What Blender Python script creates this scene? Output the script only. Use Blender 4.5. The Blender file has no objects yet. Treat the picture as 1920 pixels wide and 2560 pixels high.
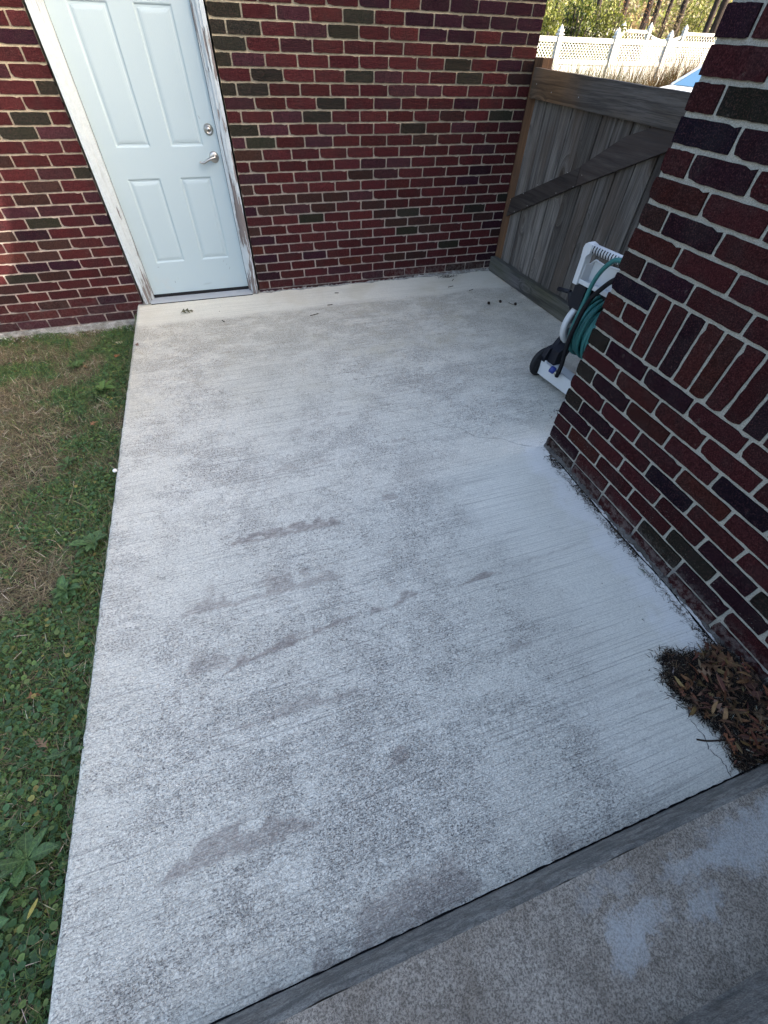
import bpy, bmesh, math, random
import numpy as np
from mathutils import Vector, Matrix, Quaternion
R = math.radians
random.seed(7); rng = np.random.default_rng(7)
S = bpy.context.scene
col = S.collection

# ------------------------------------------------------------------ camera
F_PX, YAW, PIT, ROL = 1038.37, 0.3484, -0.8598, 0.0431
CAM = Vector((-0.4033, -4.0442, 1.5668))
fw = Vector((math.sin(YAW)*math.cos(PIT), math.cos(YAW)*math.cos(PIT), math.sin(PIT)))
rt = Vector((math.cos(YAW), -math.sin(YAW), 0)); up = rt.cross(fw)
RT = rt*math.cos(ROL)+up*math.sin(ROL); UP = -rt*math.sin(ROL)+up*math.cos(ROL)
cd = bpy.data.cameras.new('camera'); cam = bpy.data.objects.new('camera', cd); col.objects.link(cam)
cam.matrix_world = Matrix(((RT.x, UP.x, -fw.x, CAM.x), (RT.y, UP.y, -fw.y, CAM.y), (RT.z, UP.z, -fw.z, CAM.z), (0, 0, 0, 1)))
cd.sensor_fit = 'HORIZONTAL'; cd.sensor_width = 36; cd.lens = F_PX/1920*36
cd.clip_start = .02; cd.clip_end = 500
S.camera = cam
S.render.resolution_x = 768; S.render.resolution_y = 1024

# ------------------------------------------------------------------ light
SUN_AZ, SUN_EL = R(126), R(27)
w = bpy.data.worlds.new("World"); S.world = w; w.use_nodes = True
wn = w.node_tree.nodes; sky = wn.new('ShaderNodeTexSky'); sky.sky_type = 'NISHITA'
sky.sun_disc = False; sky.sun_elevation = SUN_EL; sky.sun_rotation = SUN_AZ
sky.air_density = 1.0; sky.dust_density = 4.5; sky.ozone_density = .2
w.node_tree.links.new(sky.outputs[0], wn['Background'].inputs[0]); wn['Background'].inputs[1].default_value = 0.14
sl = bpy.data.lights.new('sun', 'SUN'); sl.energy = 2.0; sl.angle = R(0.5); sl.color = (1, .93, .80)
so = bpy.data.objects.new('sun', sl); col.objects.link(so)
sd = Vector((math.sin(SUN_AZ)*math.cos(SUN_EL), math.cos(SUN_AZ)*math.cos(SUN_EL), math.sin(SUN_EL)))
so.rotation_euler = sd.to_track_quat('Z', 'Y').to_euler(); so.location = sd*30
S.view_settings.view_transform = 'Standard'; S.view_settings.look = 'None'
S.view_settings.gamma = 1; S.view_settings.use_curve_mapping = False
S.view_settings.exposure = 2.62

# ------------------------------------------------------------------ helpers
def tag(o, label=None, cat=None, group=None, kind=None):
    if label: o['label'] = label
    if cat: o['category'] = cat
    if group: o['group'] = group
    if kind: o['kind'] = kind
    return o
def link(name, me, mat=None, parent=None, loc=None, rot=None):
    o = bpy.data.objects.new(name, me); col.objects.link(o)
    if mat is not None and me is not None and len(me.materials) == 0: me.materials.append(mat)
    if parent is not None: o.parent = parent
    if loc is not None: o.location = loc
    if rot is not None: o.rotation_euler = rot
    return o
def empty(name, loc=(0, 0, 0), rz=0, **k):
    o = bpy.data.objects.new(name, None); col.objects.link(o); o.location = loc; o.rotation_euler = (0, 0, rz)
    o.empty_display_size = .1
    return tag(o, **k)
class MB:
    def __init__(s): s.v = []; s.f = []; s.smooth = []
    def add(s, vs, fs, sm=False):
        b = len(s.v); s.v += [tuple(v) for v in vs]; s.f += [tuple(i+b for i in f) for f in fs]; s.smooth += [sm]*len(fs); return s
    def box(s, x0, x1, y0, y1, z0, z1, M=None):
        vs = [Vector((x, y, z)) for x in (x0, x1) for y in (y0, y1) for z in (z0, z1)]
        if M is not None: vs = [M @ v for v in vs]
        return s.add(vs, [(0, 1, 3, 2), (4, 6, 7, 5), (0, 4, 5, 1), (2, 3, 7, 6), (0, 2, 6, 4), (1, 5, 7, 3)])
    def prism(s, poly, y0, y1, M=None):       # polygon in XZ (counter-clockwise seen from -Y), extruded along Y
        n = len(poly)
        vs = [Vector((x, y0, z)) for x, z in poly]+[Vector((x, y1, z)) for x, z in poly]
        if M is not None: vs = [M @ v for v in vs]
        return s.add(vs, [tuple(range(n)), tuple(reversed(range(n, 2*n)))]+[(i, i+n, (i+1) % n+n, (i+1) % n) for i in range(n)])
    def tube(s, pts, r, n=8, closed=False, cap=True):
        pts = [Vector(p) for p in pts]; m = len(pts); rs = r if isinstance(r, (list, tuple)) else [r]*m
        vs = []; prev = None
        for i, p in enumerate(pts):
            a = pts[(i-1) % m] if (i > 0 or closed) else p; b = pts[(i+1) % m] if (i < m-1 or closed) else p
            t = (b-a).normalized()
            if prev is None: u = t.orthogonal().normalized()
            else: u = (prev-t*prev.dot(t)).normalized()
            prev = u; v = t.cross(u)
            for k in range(n):
                an = 2*math.pi*k/n; vs.append(p+(u*math.cos(an)+v*math.sin(an))*rs[i])
        fs = []
        for i in range(m if closed else m-1):
            j = (i+1) % m
            for k in range(n): fs.append((i*n+k, i*n+(k+1) % n, j*n+(k+1) % n, j*n+k))
        s.add(vs, fs, True)
        if cap and not closed:
            b = len(s.v)-len(vs)
            s.f += [tuple(b+k for k in reversed(range(n))), tuple(b+(m-1)*n+k for k in range(n))]; s.smooth += [False, False]
        return s
    def lathe(s, prof, M, n=24):              # prof (r, h) revolved about local Z of M
        vs = []; m = len(prof)
        for r_, h_ in prof:
            for k in range(n):
                an = 2*math.pi*k/n; vs.append(M @ Vector((r_*math.cos(an), r_*math.sin(an), h_)))
        fs = [(i*n+k, i*n+(k+1) % n, (i+1)*n+(k+1) % n, (i+1)*n+k) for i in range(m-1) for k in range(n)]
        return s.add(vs, fs, True)
    def mesh(s, name, bevel=0, seg=2):
        me = bpy.data.meshes.new(name); me.from_pydata(s.v, [], s.f); me.update()
        me.polygons.foreach_set('use_smooth', s.smooth)
        bm = bmesh.new(); bm.from_mesh(me); bmesh.ops.recalc_face_normals(bm, faces=bm.faces)
        if bevel: bmesh.ops.bevel(bm, geom=[e for e in bm.edges if e.calc_face_angle(0) > .5], offset=bevel, segments=seg, affect='EDGES', profile=.7, clamp_overlap=True)
        bm.to_mesh(me); bm.free(); return me
    def obj(s, name, mat, parent=None, bevel=0, loc=None, rot=None, **k):
        return tag(link(name, s.mesh(name, bevel), mat, parent, loc, rot), **k)
def smooth_path(pts, n=8):
    pts = [Vector(p) for p in pts]; out = []
    for i in range(len(pts)-1):
        p0 = pts[max(i-1, 0)]; p1 = pts[i]; p2 = pts[i+1]; p3 = pts[min(i+2, len(pts)-1)]
        for k in range(n):
            t = k/n; out.append(.5*((2*p1)+(p2-p0)*t+(2*p0-5*p1+4*p2-p3)*t*t+(3*p1-p0-3*p2+p3)*t**3))
    out.append(pts[-1]); return out
def np_mesh(name, V, Fq, colors=None, nper=4, smooth=False):
    V = np.asarray(V, np.float32).reshape(-1, 3); Fq = np.asarray(Fq, np.int32).reshape(-1, nper); n = len(Fq)
    me = bpy.data.meshes.new(name); me.vertices.add(len(V)); me.vertices.foreach_set('co', V.ravel())
    me.loops.add(n*nper); me.loops.foreach_set('vertex_index', Fq.ravel())
    me.polygons.add(n); me.polygons.foreach_set('loop_start', np.arange(0, n*nper, nper, dtype=np.int32))
    me.polygons.foreach_set('loop_total', np.full(n, nper, np.int32))
    if smooth: me.polygons.foreach_set('use_smooth', np.ones(n, bool))
    me.update(calc_edges=True)
    if colors is not None:
        a = me.color_attributes.new('Col', 'FLOAT_COLOR', 'POINT')
        a.data.foreach_set('color', np.concatenate([np.asarray(colors, np.float32).reshape(-1, 3), np.ones((len(V), 1), np.float32)], 1).ravel())
    return me

# ------------------------------------------------------------------ node helpers
class NT:
    def __init__(s, name, rough=.8, spec=.3, metallic=0.):
        s.m = bpy.data.materials.new(name); s.m.use_nodes = True; s.t = s.m.node_tree; s.n = s.t.nodes
        s.b = s.n['Principled BSDF']; s.b.inputs['Roughness'].default_value = rough
        s.b.inputs['Specular IOR Level'].default_value = spec; s.b.inputs['Metallic'].default_value = metallic
    def put(s, sock, v):
        if hasattr(v, 'is_output') or isinstance(v, bpy.types.NodeSocket): s.t.links.new(v, sock)
        elif v is not None:
            if sock.type == 'RGBA' and not isinstance(v, (int, float)) and len(v) == 3: v = (*v, 1)
            sock.default_value = v
    def add(s, typ, ins={}, out=0, **props):
        n = s.n.new(typ)
        for k, v in props.items(): setattr(n, k, v)
        for k, v in ins.items(): s.put(n.inputs[k], v)
        return n.outputs[out]
    def math(s, op, a, b=0., c=0., clamp=False): return s.add('ShaderNodeMath', {0: a, 1: b, 2: c}, operation=op, use_clamp=clamp)
    def noise(s, vec, scale, detail=4, rough=.6, dist=0., out=0):
        return s.add('ShaderNodeTexNoise', {'Vector': vec, 'Scale': scale, 'Detail': detail, 'Roughness': rough, 'Distortion': dist}, out)
    def sstep(s, x, a, b, o0=0., o1=1.):
        return s.add('ShaderNodeMapRange', {'Value': x, 'From Min': a, 'From Max': b, 'To Min': o0, 'To Max': o1}, interpolation_type='SMOOTHSTEP')
    def mix(s, f, a, b, blend='MIX'):
        n = s.n.new('ShaderNodeMix'); n.data_type = 'RGBA'; n.blend_type = blend
        s.put(n.inputs[0], f); s.put(n.inputs[6], a); s.put(n.inputs[7], b); return n.outputs[2]
    def pos(s): return s.add('ShaderNodeNewGeometry', {}, 0)
    def obj(s): return s.add('ShaderNodeTexCoord', {}, 3)
    def rnd(s): return s.add('ShaderNodeObjectInfo', {}, 5)
    def objcol(s): return s.add('ShaderNodeObjectInfo', {}, 1)
    def attr(s, name='Col'):
        return s.add('ShaderNodeAttribute', {}, 0, attribute_name=name)
    def mapping(s, v, loc=(0, 0, 0), rot=(0, 0, 0), scale=(1, 1, 1)):
        return s.add('ShaderNodeMapping', {'Vector': v, 'Location': loc, 'Rotation': rot, 'Scale': scale})
    def vadd(s, a, b, op='ADD'): return s.add('ShaderNodeVectorMath', {0: a, 1: b}, operation=op)
    def vscale(s, a, k): 
        n = s.n.new('ShaderNodeVectorMath'); n.operation = 'SCALE'; s.put(n.inputs[0], a); s.put(n.inputs['Scale'], k); return n.outputs[0]
    def bump(s, h, dist=.002, strength=1., normal=None):
        return s.add('ShaderNodeBump', {'Height': h, 'Distance': dist, 'Strength': strength, 'Normal': normal} if normal is not None else {'Height': h, 'Distance': dist, 'Strength': strength})
    def out(s, c=None, normal=None, rough=None):
        if c is not None: s.put(s.b.inputs['Base Color'], c)
        if normal is not None: s.put(s.b.inputs['Normal'], normal)
        if rough is not None: s.put(s.b.inputs['Roughness'], rough)
        return s.m
def simple(name, c, rough=.6, spec=.3, metallic=0., nscale=30., namt=.15, bump=.0005):
    n = NT(name, rough, spec, metallic); o = n.obj(); q = n.noise(o, nscale)
    return n.out(n.mix(q, tuple(x*(1-namt) for x in c), tuple(min(1, x*(1+namt)) for x in c)), n.bump(q, bump))

def brick_mat(name, attr):
    n = NT(name, .95, .06)
    o = n.obj(); r = n.rnd(); base = n.attr() if attr else n.objcol(); P = n.pos()
    sh = n.vadd(P, (0, 0, 0))
    big = n.noise(sh, 9, 3, .55); mid = n.noise(sh, 60, 4, .65); fine = n.noise(sh, 210, 3, .75)
    c = n.mix(n.sstep(big, .42, .68, 0, .55), base, n.mix(.5, base, (.030, .027, .026)))       # flashed ends
    c = n.mix(n.sstep(mid, .3, .75), n.mix(.35, c, (0, 0, 0)), c)
    c = n.mix(n.sstep(fine, .5, .7, 0, .6), c, n.mix(.5, c, (.17, .07, .065)))
    dk = n.sstep(fine, .36, .48, .75, 0); c = n.mix(dk, c, (.006, .003, .004))
    z = n.add('ShaderNodeSeparateXYZ', {0: P}, 2); x = n.add('ShaderNodeSeparateXYZ', {0: P}, 0)
    low = n.math('MULTIPLY', n.sstep(z, .12, .36, 1, 0), n.sstep(x, 1.0, 1.1))
    low2 = n.math('MULTIPLY', n.sstep(z, .05, .13, 1, 0), n.math('MULTIPLY', n.sstep(x, .9, 1.1, .25, 1), n.sstep(n.noise(P, 30, 6, .7), .42, .62)))
    sp = n.sstep(n.noise(P, 120, 5, .7), .655, .68)
    c = n.mix(n.math('MULTIPLY', n.math('MULTIPLY', sp, low), n.sstep(n.noise(P, 7), .4, .55)), c, (.30, .285, .265))
    sm = n.math('MULTIPLY', n.sstep(n.noise(P, 26, 6, .8), .60, .72), .22); c = n.mix(sm, c, (.20, .165, .14))
    c = n.mix(n.math('MULTIPLY', low2, .45), c, (.16, .14, .13))
    h = n.math('ADD', n.math('MULTIPLY', mid, .8), n.math('MULTIPLY', fine, .8))
    return n.out(c, n.bump(h, .0035, 1.))
M_BRICK = brick_mat('fired_brick', False); M_BRICK_A = brick_mat('fired_brick_joined', True)

def mortar_mat():
    n = NT('mortar', .95, .15); P = n.pos()
    a = n.noise(P, 12, 3); b = n.noise(P, 260, 3, .7)
    z = n.add('ShaderNodeSeparateXYZ', {0: P}, 2)
    up_ = n.mix(n.sstep(z, .2, 1.5), (.55, .46, .39), (.52, .43, .29))
    c = n.mix(a, n.mix(.25, up_, (.1, .1, .1)), up_)
    c = n.mix(n.sstep(b, .35, .65), n.mix(.4, c, (.05, .05, .05)), c)
    c = n.mix(n.math('MULTIPLY', n.sstep(z, .0, .14, 1, 0), n.sstep(n.noise(P, 10, 5), .35, .6)), c, (.14, .13, .125))
    return n.out(c, n.bump(b, .003, 1.))
M_MORTAR = mortar_mat()
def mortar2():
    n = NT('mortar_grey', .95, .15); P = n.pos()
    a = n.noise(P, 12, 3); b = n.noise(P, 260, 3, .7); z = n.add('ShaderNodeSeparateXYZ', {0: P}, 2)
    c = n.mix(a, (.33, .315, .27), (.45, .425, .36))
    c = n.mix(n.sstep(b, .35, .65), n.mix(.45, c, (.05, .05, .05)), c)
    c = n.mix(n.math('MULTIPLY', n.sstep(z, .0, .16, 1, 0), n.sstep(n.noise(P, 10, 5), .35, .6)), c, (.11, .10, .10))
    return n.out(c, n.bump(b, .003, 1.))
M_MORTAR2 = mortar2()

def concrete_mat():
    n = NT('broomed_concrete', .92, .2); P = n.pos()
    sx = n.add('ShaderNodeSeparateXYZ', {0: P}, 0); sy = n.add('ShaderNodeSeparateXYZ', {0: P}, 1)
    wob = n.noise(P, 3, 2, .5, out=1)
    Pw = n.vadd(P, n.vscale(n.vadd(wob, (-.5, -.5, -.5)), .05)); Pb = n.vadd(P, n.vscale(n.vadd(wob, (-.5, -.5, -.5)), .012))
    wob2 = n.noise(P, 22, 6, .75, out=1); Pw2 = n.vadd(P, n.vscale(n.vadd(wob2, (-.5, -.5, -.5)), .085))
    broom = n.noise(n.mapping(Pb, scale=(1.1, 175, 1)), 1, 3, .8)
    broomf = n.noise(n.mapping(P, scale=(9, 420, 1)), 1, 2, .6)
    big = n.noise(P, 1.5, 5, .6); mid = n.noise(n.mapping(Pw, scale=(.8, 1.15, 1)), 5.5, 8, .78)
    crackle = n.add('ShaderNodeTexVoronoi', {'Vector': Pw2, 'Scale': 90., 'Randomness': 1.}, 0, feature='DISTANCE_TO_EDGE')
    ck = n.sstep(crackle, .0, .12, 1, 0)
    pit = n.noise(n.mapping(P, scale=(.7, 1.35, 1)), 165, 3, .72)
    c = n.mix(n.sstep(big, .35, .65), (.705, .68, .59), (.75, .725, .635))
    # clean, tight strips: along the house wall, and beside the right-hand wall
    cl1 = n.sstep(n.math('ADD', sy, n.math('MULTIPLY', n.noise(P, 2.2), .10)), -.42, -.30)
    cl2 = n.math('MULTIPLY', n.sstep(n.math('ADD', sx, n.math('MULTIPLY', big, .9)), .75, 1.25), n.sstep(sy, -2.2, -2.75))
    clean = n.math('MAXIMUM', cl1, cl2)
    spk = n.math('MULTIPLY', n.math('SUBTRACT', n.noise(n.mapping(P, scale=(.7, 1.4, 1)), 48, 6, .85), .5), .55)
    dirty = n.math('MULTIPLY', n.sstep(n.math('ADD', spk, n.math('ADD', n.math('MULTIPLY', mid, .62), n.math('MULTIPLY', big, .38))), .44, .60), n.math('SUBTRACT', 1., n.math('MULTIPLY', clean, .85)))
    back = n.math('MULTIPLY', n.sstep(sy, -1.9, -.7), n.math('SUBTRACT', 1., cl1)); back = n.math('MULTIPLY', back, n.sstep(n.math('ADD', mid, spk), .38, .58))
    dirty = n.math('MAXIMUM', dirty, back, clamp=True)
    c = n.mix(n.math('MULTIPLY', dirty, .25), c, (.27, .25, .235))
    # pits and crazing, denser where dirty
    dens = n.math('ADD', .50, n.math('MULTIPLY', dirty, .50)); dens = n.math('MULTIPLY', dens, n.math('SUBTRACT', 1., n.math('MULTIPLY', clean, .6)))
    c = n.mix(n.math('MULTIPLY', n.math('MULTIPLY', ck, dens), n.sstep(pit, .36, .54, 0, .85)), c, (.10, .095, .09))
    c = n.mix(n.math('MULTIPLY', n.sstep(pit, .52, .64), n.math('MULTIPLY', dens, .85)), c, (.13, .12, .115))
    grit = n.noise(n.mapping(P, scale=(.6, 1.3, 1)), 95, 4, .8)
    c = n.mix(n.math('MULTIPLY', n.sstep(grit, .52, .66), n.math('MULTIPLY', dens, .45)), c, (.20, .185, .175))
    c = n.mix(n.math('MULTIPLY', n.sstep(broom, .50, .68), .50), c, (.17, .165, .16))
    c = n.mix(n.sstep(n.noise(P, 300, 2), .3, .7), n.mix(.16, c, (0, 0, 0)), c)
    def blob(cx, cy, rx, ry, rot=0, soft=.45):
        v = n.mapping(n.vadd(Pw2, (-cx, -cy, 0)), rot=(0, 0, -rot)); v = n.mapping(v, scale=(1/rx, 1/ry, 0))
        return n.sstep(n.add('ShaderNodeVectorMath', {0: v}, 1, operation='LENGTH'), 1, 1-soft)
    # worn brown streaks: where the finish was disturbed (field stored on the slab mesh)
    st = n.add('ShaderNodeSeparateColor', {0: n.attr('Wear')}, 0)
    tot = n.math('MULTIPLY', st, n.sstep(n.noise(n.mapping(P, scale=(.6, 1.3, 1)), 70, 5, .8), .34, .62, 1.2, .55), clamp=True)
    c = n.mix(n.math('MULTIPLY', tot, .95, clamp=True), c, n.mix(n.sstep(broomf, .35, .65), (.19, .16, .14), (.33, .29, .26)))
    grn = n.math('MULTIPLY', n.sstep(n.noise(P, 2.1, 3), .5, .7), n.sstep(sy, -2.2, -1.2)); c = n.mix(n.math('MULTIPLY', n.math('ADD', grn, n.sstep(sy, -2.6, -.6, 0, 1.)), .22), c, (.42, .37, .25))
    # pale lime bloom and soil dusting by the right-hand wall
    c = n.mix(n.math('MULTIPLY', n.sstep(n.math('SUBTRACT', sx, n.math('MULTIPLY', n.noise(P, 9, 4), .35)), .72, .86), n.sstep(sy, -2.4, -2.6, 0, .45)), c, (.74, .73, .72))
    c = n.mix(n.math('MULTIPLY', n.sstep(sx, 1.06, 1.12), n.math('MULTIPLY', n.sstep(sy, -2.45, -2.6), n.sstep(n.noise(P, 60, 4, .7), .52, .64))), c, (.13, .115, .10))
    h = n.math('ADD', n.math('MULTIPLY', broom, 1.), n.math('MULTIPLY', pit, .6)); h = n.math('SUBTRACT', h, n.math('MULTIPLY', ck, n.math('MULTIPLY', dens, .5)))
    h = n.math('SUBTRACT', h, n.math('MULTIPLY', tot, .6)); h = n.math('ADD', h, n.math('MULTIPLY', broomf, .4))
    return n.out(c, n.bump(h, .0024, .9))
M_CONC = concrete_mat()
def step_mat(name, ca, cb, patches):
    n = NT(name, .93, .2); P = n.pos()
    a = n.noise(P, 5, 8, .75); b = n.noise(P, 215, 4, .85); g = n.noise(P, 60, 6, .8)
    c = n.mix(n.sstep(a, .35, .65), ca, cb)
    c = n.mix(n.sstep(b, .41, .57), n.mix(.7, c, (.05, .042, .036)), c); c = n.mix(n.sstep(g, .35, .6), n.mix(.35, c, (.05, .045, .04)), c)
    wob = n.noise(P, 18, 8, .8, out=1); Pw = n.vadd(P, n.vscale(n.vadd(wob, (-.5, -.5, -.5)), .19))
    for (cx, cy, rx, ry, al) in patches:
        v = n.mapping(n.vadd(Pw, (-cx, -cy, 0)), scale=(1/rx, 1/ry, 0))
        m = n.sstep(n.add('ShaderNodeVectorMath', {0: v}, 1, operation='LENGTH'), 1.05, .55)
        m = n.math('MULTIPLY', m, n.sstep(g, .30, .56, 1.1, .65))
        c = n.mix(n.math('MULTIPLY', m, al), c, n.mix(n.sstep(b, .35, .6), (.33, .335, .325), (.47, .475, .465)))
    return n.out(c, n.bump(n.math('ADD', n.math('ADD', b, g), n.math('MULTIPLY', a, .4)), .004, 1.))
M_STEP = step_mat('aged_concrete_step', (.33, .285, .23), (.50, .45, .38), [(.13, -4.37, .055, .045, .85), (.19, -4.34, .10, .04, .85), (.42, -4.30, .14, .035, .7), (.60, -4.30, .2, .07, .85), (.36, -4.36, .07, .03, .8), (.95, -4.30, .3, .1, .8), (.15, -4.26, .12, .025, .45)])
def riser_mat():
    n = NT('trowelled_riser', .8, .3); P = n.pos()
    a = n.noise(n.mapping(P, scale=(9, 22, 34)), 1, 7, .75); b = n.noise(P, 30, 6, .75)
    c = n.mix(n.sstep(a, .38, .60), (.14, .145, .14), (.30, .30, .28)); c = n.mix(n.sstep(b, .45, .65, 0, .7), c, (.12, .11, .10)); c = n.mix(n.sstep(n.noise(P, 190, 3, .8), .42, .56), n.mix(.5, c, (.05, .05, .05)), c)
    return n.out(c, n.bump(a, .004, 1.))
M_RISER = riser_mat()
def found_mat():
    n = NT('foundation_concrete', .95, .15); P = n.pos(); a = n.noise(P, 14, 6, .7); b = n.noise(P, 120, 3)
    c = n.mix(n.sstep(a, .35, .65), (.17, .16, .14), (.36, .35, .33)); c = n.mix(n.sstep(b, .4, .6), n.mix(.3, c, (.05, .05, .05)), c)
    return n.out(c, n.bump(n.math('ADD', a, b), .006, 1.))
M_FOUND = found_mat()
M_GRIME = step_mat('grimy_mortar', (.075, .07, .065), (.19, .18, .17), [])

def wood_mat(name, ca, cb, cc, axis=2, knots=True, stain=None):
    n = NT(name, .85, .2); o = n.obj(); r = n.rnd()
    off = n.add('ShaderNodeCombineXYZ', {0: n.math('MULTIPLY', r, 37.), 1: n.math('MULTIPLY', r, 11.), 2: n.math('MULTIPLY', r, 23.)})
    v = n.vadd(o, off)
    kn = n.add('ShaderNodeTexVoronoi', {'Vector': n.mapping(v, scale=tuple((2.0 if i == axis else 4.6) for i in range(3))), 'Scale': 1.}, 0)
    warp = n.sstep(kn, .0, .35, 1, 0)
    sc = [30., 30., 30.]; sc[axis] = 1.6
    g = n.noise(n.vadd(n.mapping(v, scale=tuple(sc)), n.add('ShaderNodeCombineXYZ', {0: n.math('MULTIPLY', warp, 7.), 1: 0., 2: 0.})), 1, 5, .65, .6)
    sc2 = [230., 230., 230.]; sc2[axis] = 5.
    f = n.noise(n.mapping(v, scale=tuple(sc2)), 1, 3, .7)
    big = n.noise(n.mapping(v, scale=tuple((1.2 if i == axis else 4) for i in range(3))), 1, 4)
    c = n.mix(n.sstep(g, .32, .66), ca, cb); c = n.mix(n.sstep(big, .42, .7, 0, .75), c, cc)
    c = n.mix(n.sstep(f, .38, .50, .42, 0), c, (.03, .028, .028))
    tone = n.math('ADD', .65, n.math('MULTIPLY', r, .75)); c = n.mix(1., c, n.add('ShaderNodeCombineXYZ', {0: tone, 1: tone, 2: tone}), 'MULTIPLY')
    if knots:
        k = n.sstep(kn, .075, .12, 1, 0); c = n.mix(k, c, (.022, .017, .014)); ring = n.sstep(kn, .12, .21, .6, 0); c = n.mix(ring, c, (.06, .045, .035))
    if stain:
        P = n.pos(); dst = n.add('ShaderNodeVectorMath', {0: n.vadd(P, n.vscale(n.noise(P, 7, 4, out=1), .25), 'ADD'), 1: stain[0]}, 1, operation='DISTANCE')
        c = n.mix(n.sstep(dst, stain[1], stain[1]*.1, 0, stain[3]), c, n.mix(n.sstep(g, .32, .66), tuple(v*.45 for v in stain[2]), tuple(v*1.25 for v in stain[2])))
    return n.out(c, n.bump(n.math('ADD', g, n.math('MULTIPLY', f, .8)), .003, .9))
M_PLANK = wood_mat('weathered_plank', (.050, .044, .040), (.165, .150, .136), (.09, .068, .053))
M_RAIL = wood_mat('weathered_rail', (.045, .039, .036), (.15, .132, .118), (.10, .078, .056), axis=0, stain=((2.25, -.22, 1.45), .42, (.19, .105, .05), .75))
M_SILL = wood_mat('mossy_bottom_board', (.04, .039, .041), (.105, .10, .10), (.055, .058, .036), axis=0, knots=False, stain=((2.29, -.78, .2), .5, (.075, .07, .042), .55))
M_BRACE = wood_mat('weathered_brace', (.024, .019, .018), (.070, .058, .052), (.04, .029, .025), axis=0, knots=False)
M_GAPSHADE = wood_mat('painted_gap_shade', (.012, .011, .010), (.022, .02, .018), (.014, .012, .010), knots=False)  # near-black colour painted as shade for the plank gaps
M_POST = wood_mat('reddish_post', (.06, .030, .017), (.125, .068, .036), (.08, .042, .025), knots=False)

def peel_mat(name, amt, base=(.48, .52, .53)):
    n = NT(name, .6, .35); P = n.pos(); z = n.add('ShaderNodeSeparateXYZ', {0: P}, 2); x = n.add('ShaderNodeSeparateXYZ', {0: P}, 0)
    v = n.mapping(P, scale=(1.6, 1.6, .16)); a = n.noise(v, 30, 5, .6); l = n.noise(n.mapping(P, scale=(190, 190, 5)), 1, 3, .7)
    blk = n.noise(n.mapping(P, scale=(4, 4, 2.2)), 1, 3, .5)
    lowb = n.sstep(z, .05, .9, .085, 0)
    rgt = n.sstep(x, -.30, -.26, 0, .055)
    m = n.sstep(n.math('ADD', n.math('ADD', n.math('MULTIPLY', a, .6), n.math('MULTIPLY', blk, .4)), n.math('ADD', lowb, rgt)), amt, amt+.02)
    wood = n.mix(l, (.13, .115, .11), (.24, .20, .185))
    c = n.mix(n.sstep(n.noise(P, 40), .4, .7), base, tuple(t*.9 for t in base))
    ckm = n.math('MULTIPLY', n.sstep(l, .56, .64), n.sstep(n.math('ADD', blk, lowb), .40, .58, 0, .8)); c = n.mix(ckm, c, (.20, .19, .185))
    c = n.mix(m, c, wood)
    h = n.math('SUBTRACT', n.math('MULTIPLY', l, .3), n.math('ADD', m, n.math('MULTIPLY', ckm, .6)))
    return n.out(c, n.bump(h, .0016, 1.))
M_FRAME = peel_mat('peeling_white_paint', .585)
def door_mat():
    n = NT('door_paint', .42, .4); P = n.pos(); a = n.noise(P, 2, 3); b = n.noise(P, 330, 2, .5)
    z = n.add('ShaderNodeSeparateXYZ', {0: P}, 2)
    c = n.mix(a, (.365, .44, .46), (.385, .46, .48)); sc = n.sstep(n.noise(n.mapping(P, rot=(0, .5, 0), scale=(26, 1, 5)), 1, 4, .7), .68, .72)
    c = n.mix(n.math('MULTIPLY', sc, n.sstep(z, .32, .12, 0, .7)), c, (.22, .21, .20)); sm = n.sstep(n.noise(P, 8, 5, .7), .55, .75)
    c = n.mix(n.math('MULTIPLY', sm, n.sstep(z, .3, .06, 0, .3)), c, (.45, .42, .36))
    for (cx, cz, rx, rz, rot) in [(-.447, .262, .011, .0022, .9), (-.427, .236, .009, .002, 1.0), (-.412, .205, .016, .0024, 1.1), (-.96, .255, .010, .003, .1), (-.87, .135, .004, .010, .1), (-.385, 1.14, .003, .016, .5), (-.62, .10, .05, .010, .1)]:
        v = n.mapping(n.mapping(P, loc=(-cx, 0, -cz)), rot=(0, rot, 0)); v = n.mapping(v, scale=(1/rx, 0, 1/rz))
        c = n.mix(n.sstep(n.add('ShaderNodeVectorMath', {0: v}, 1, operation='LENGTH'), 1, .4, 0, .6 if rx < .04 else .18), c, (.14, .13, .12))
    return n.out(c, n.bump(b, .0009, .8))
M_DOOR = door_mat()
M_NICKEL = simple('satin_nickel', (.42, .40, .37), .32, .5, 1., 60, .06, .0001)
M_ALU = simple('aluminium_threshold', (.40, .42, .44), .5, .5, .2, 120, .12, .0003)
M_BLACK = simple('black_rubber', (.012, .012, .014), .7, .3)
M_DARK = simple('dark_gap', (.008, .008, .009), .95, .1)
M_WPLAS = simple('white_plastic', (.50, .51, .52), .45, .4, 0, 20, .04, .0002)
M_BPLAS = simple('black_plastic', (.008, .009, .014), .55, .25, 0, 40, .2, .0003)
M_TEAL = simple('teal_hose', (.022, .125, .122), .5, .4, 0, 60, .15, .0003)
M_TAN = simple('tan_hose', (.22, .20, .12), .55, .4, 0, 60, .15, .0003)
M_BHOSE = simple('black_hose', (.006, .006, .008), .6, .2)
M_BLUE = simple('blue_coupling', (.02, .04, .20), .45, .4)
M_BRASS = simple('dull_fitting', (.30, .28, .22), .5, .5, .6)
M_VINYL = simple('white_vinyl', (.40, .40, .375), .5, .4, 0, 3, .03, .0)
M_ROOF = simple('roof_shingles', (.08, .075, .07), .95, .1, 0, 14, .4, .004)
M_SOFFIT = simple('painted_soffit', (.5, .48, .46), .7, .3)
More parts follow.
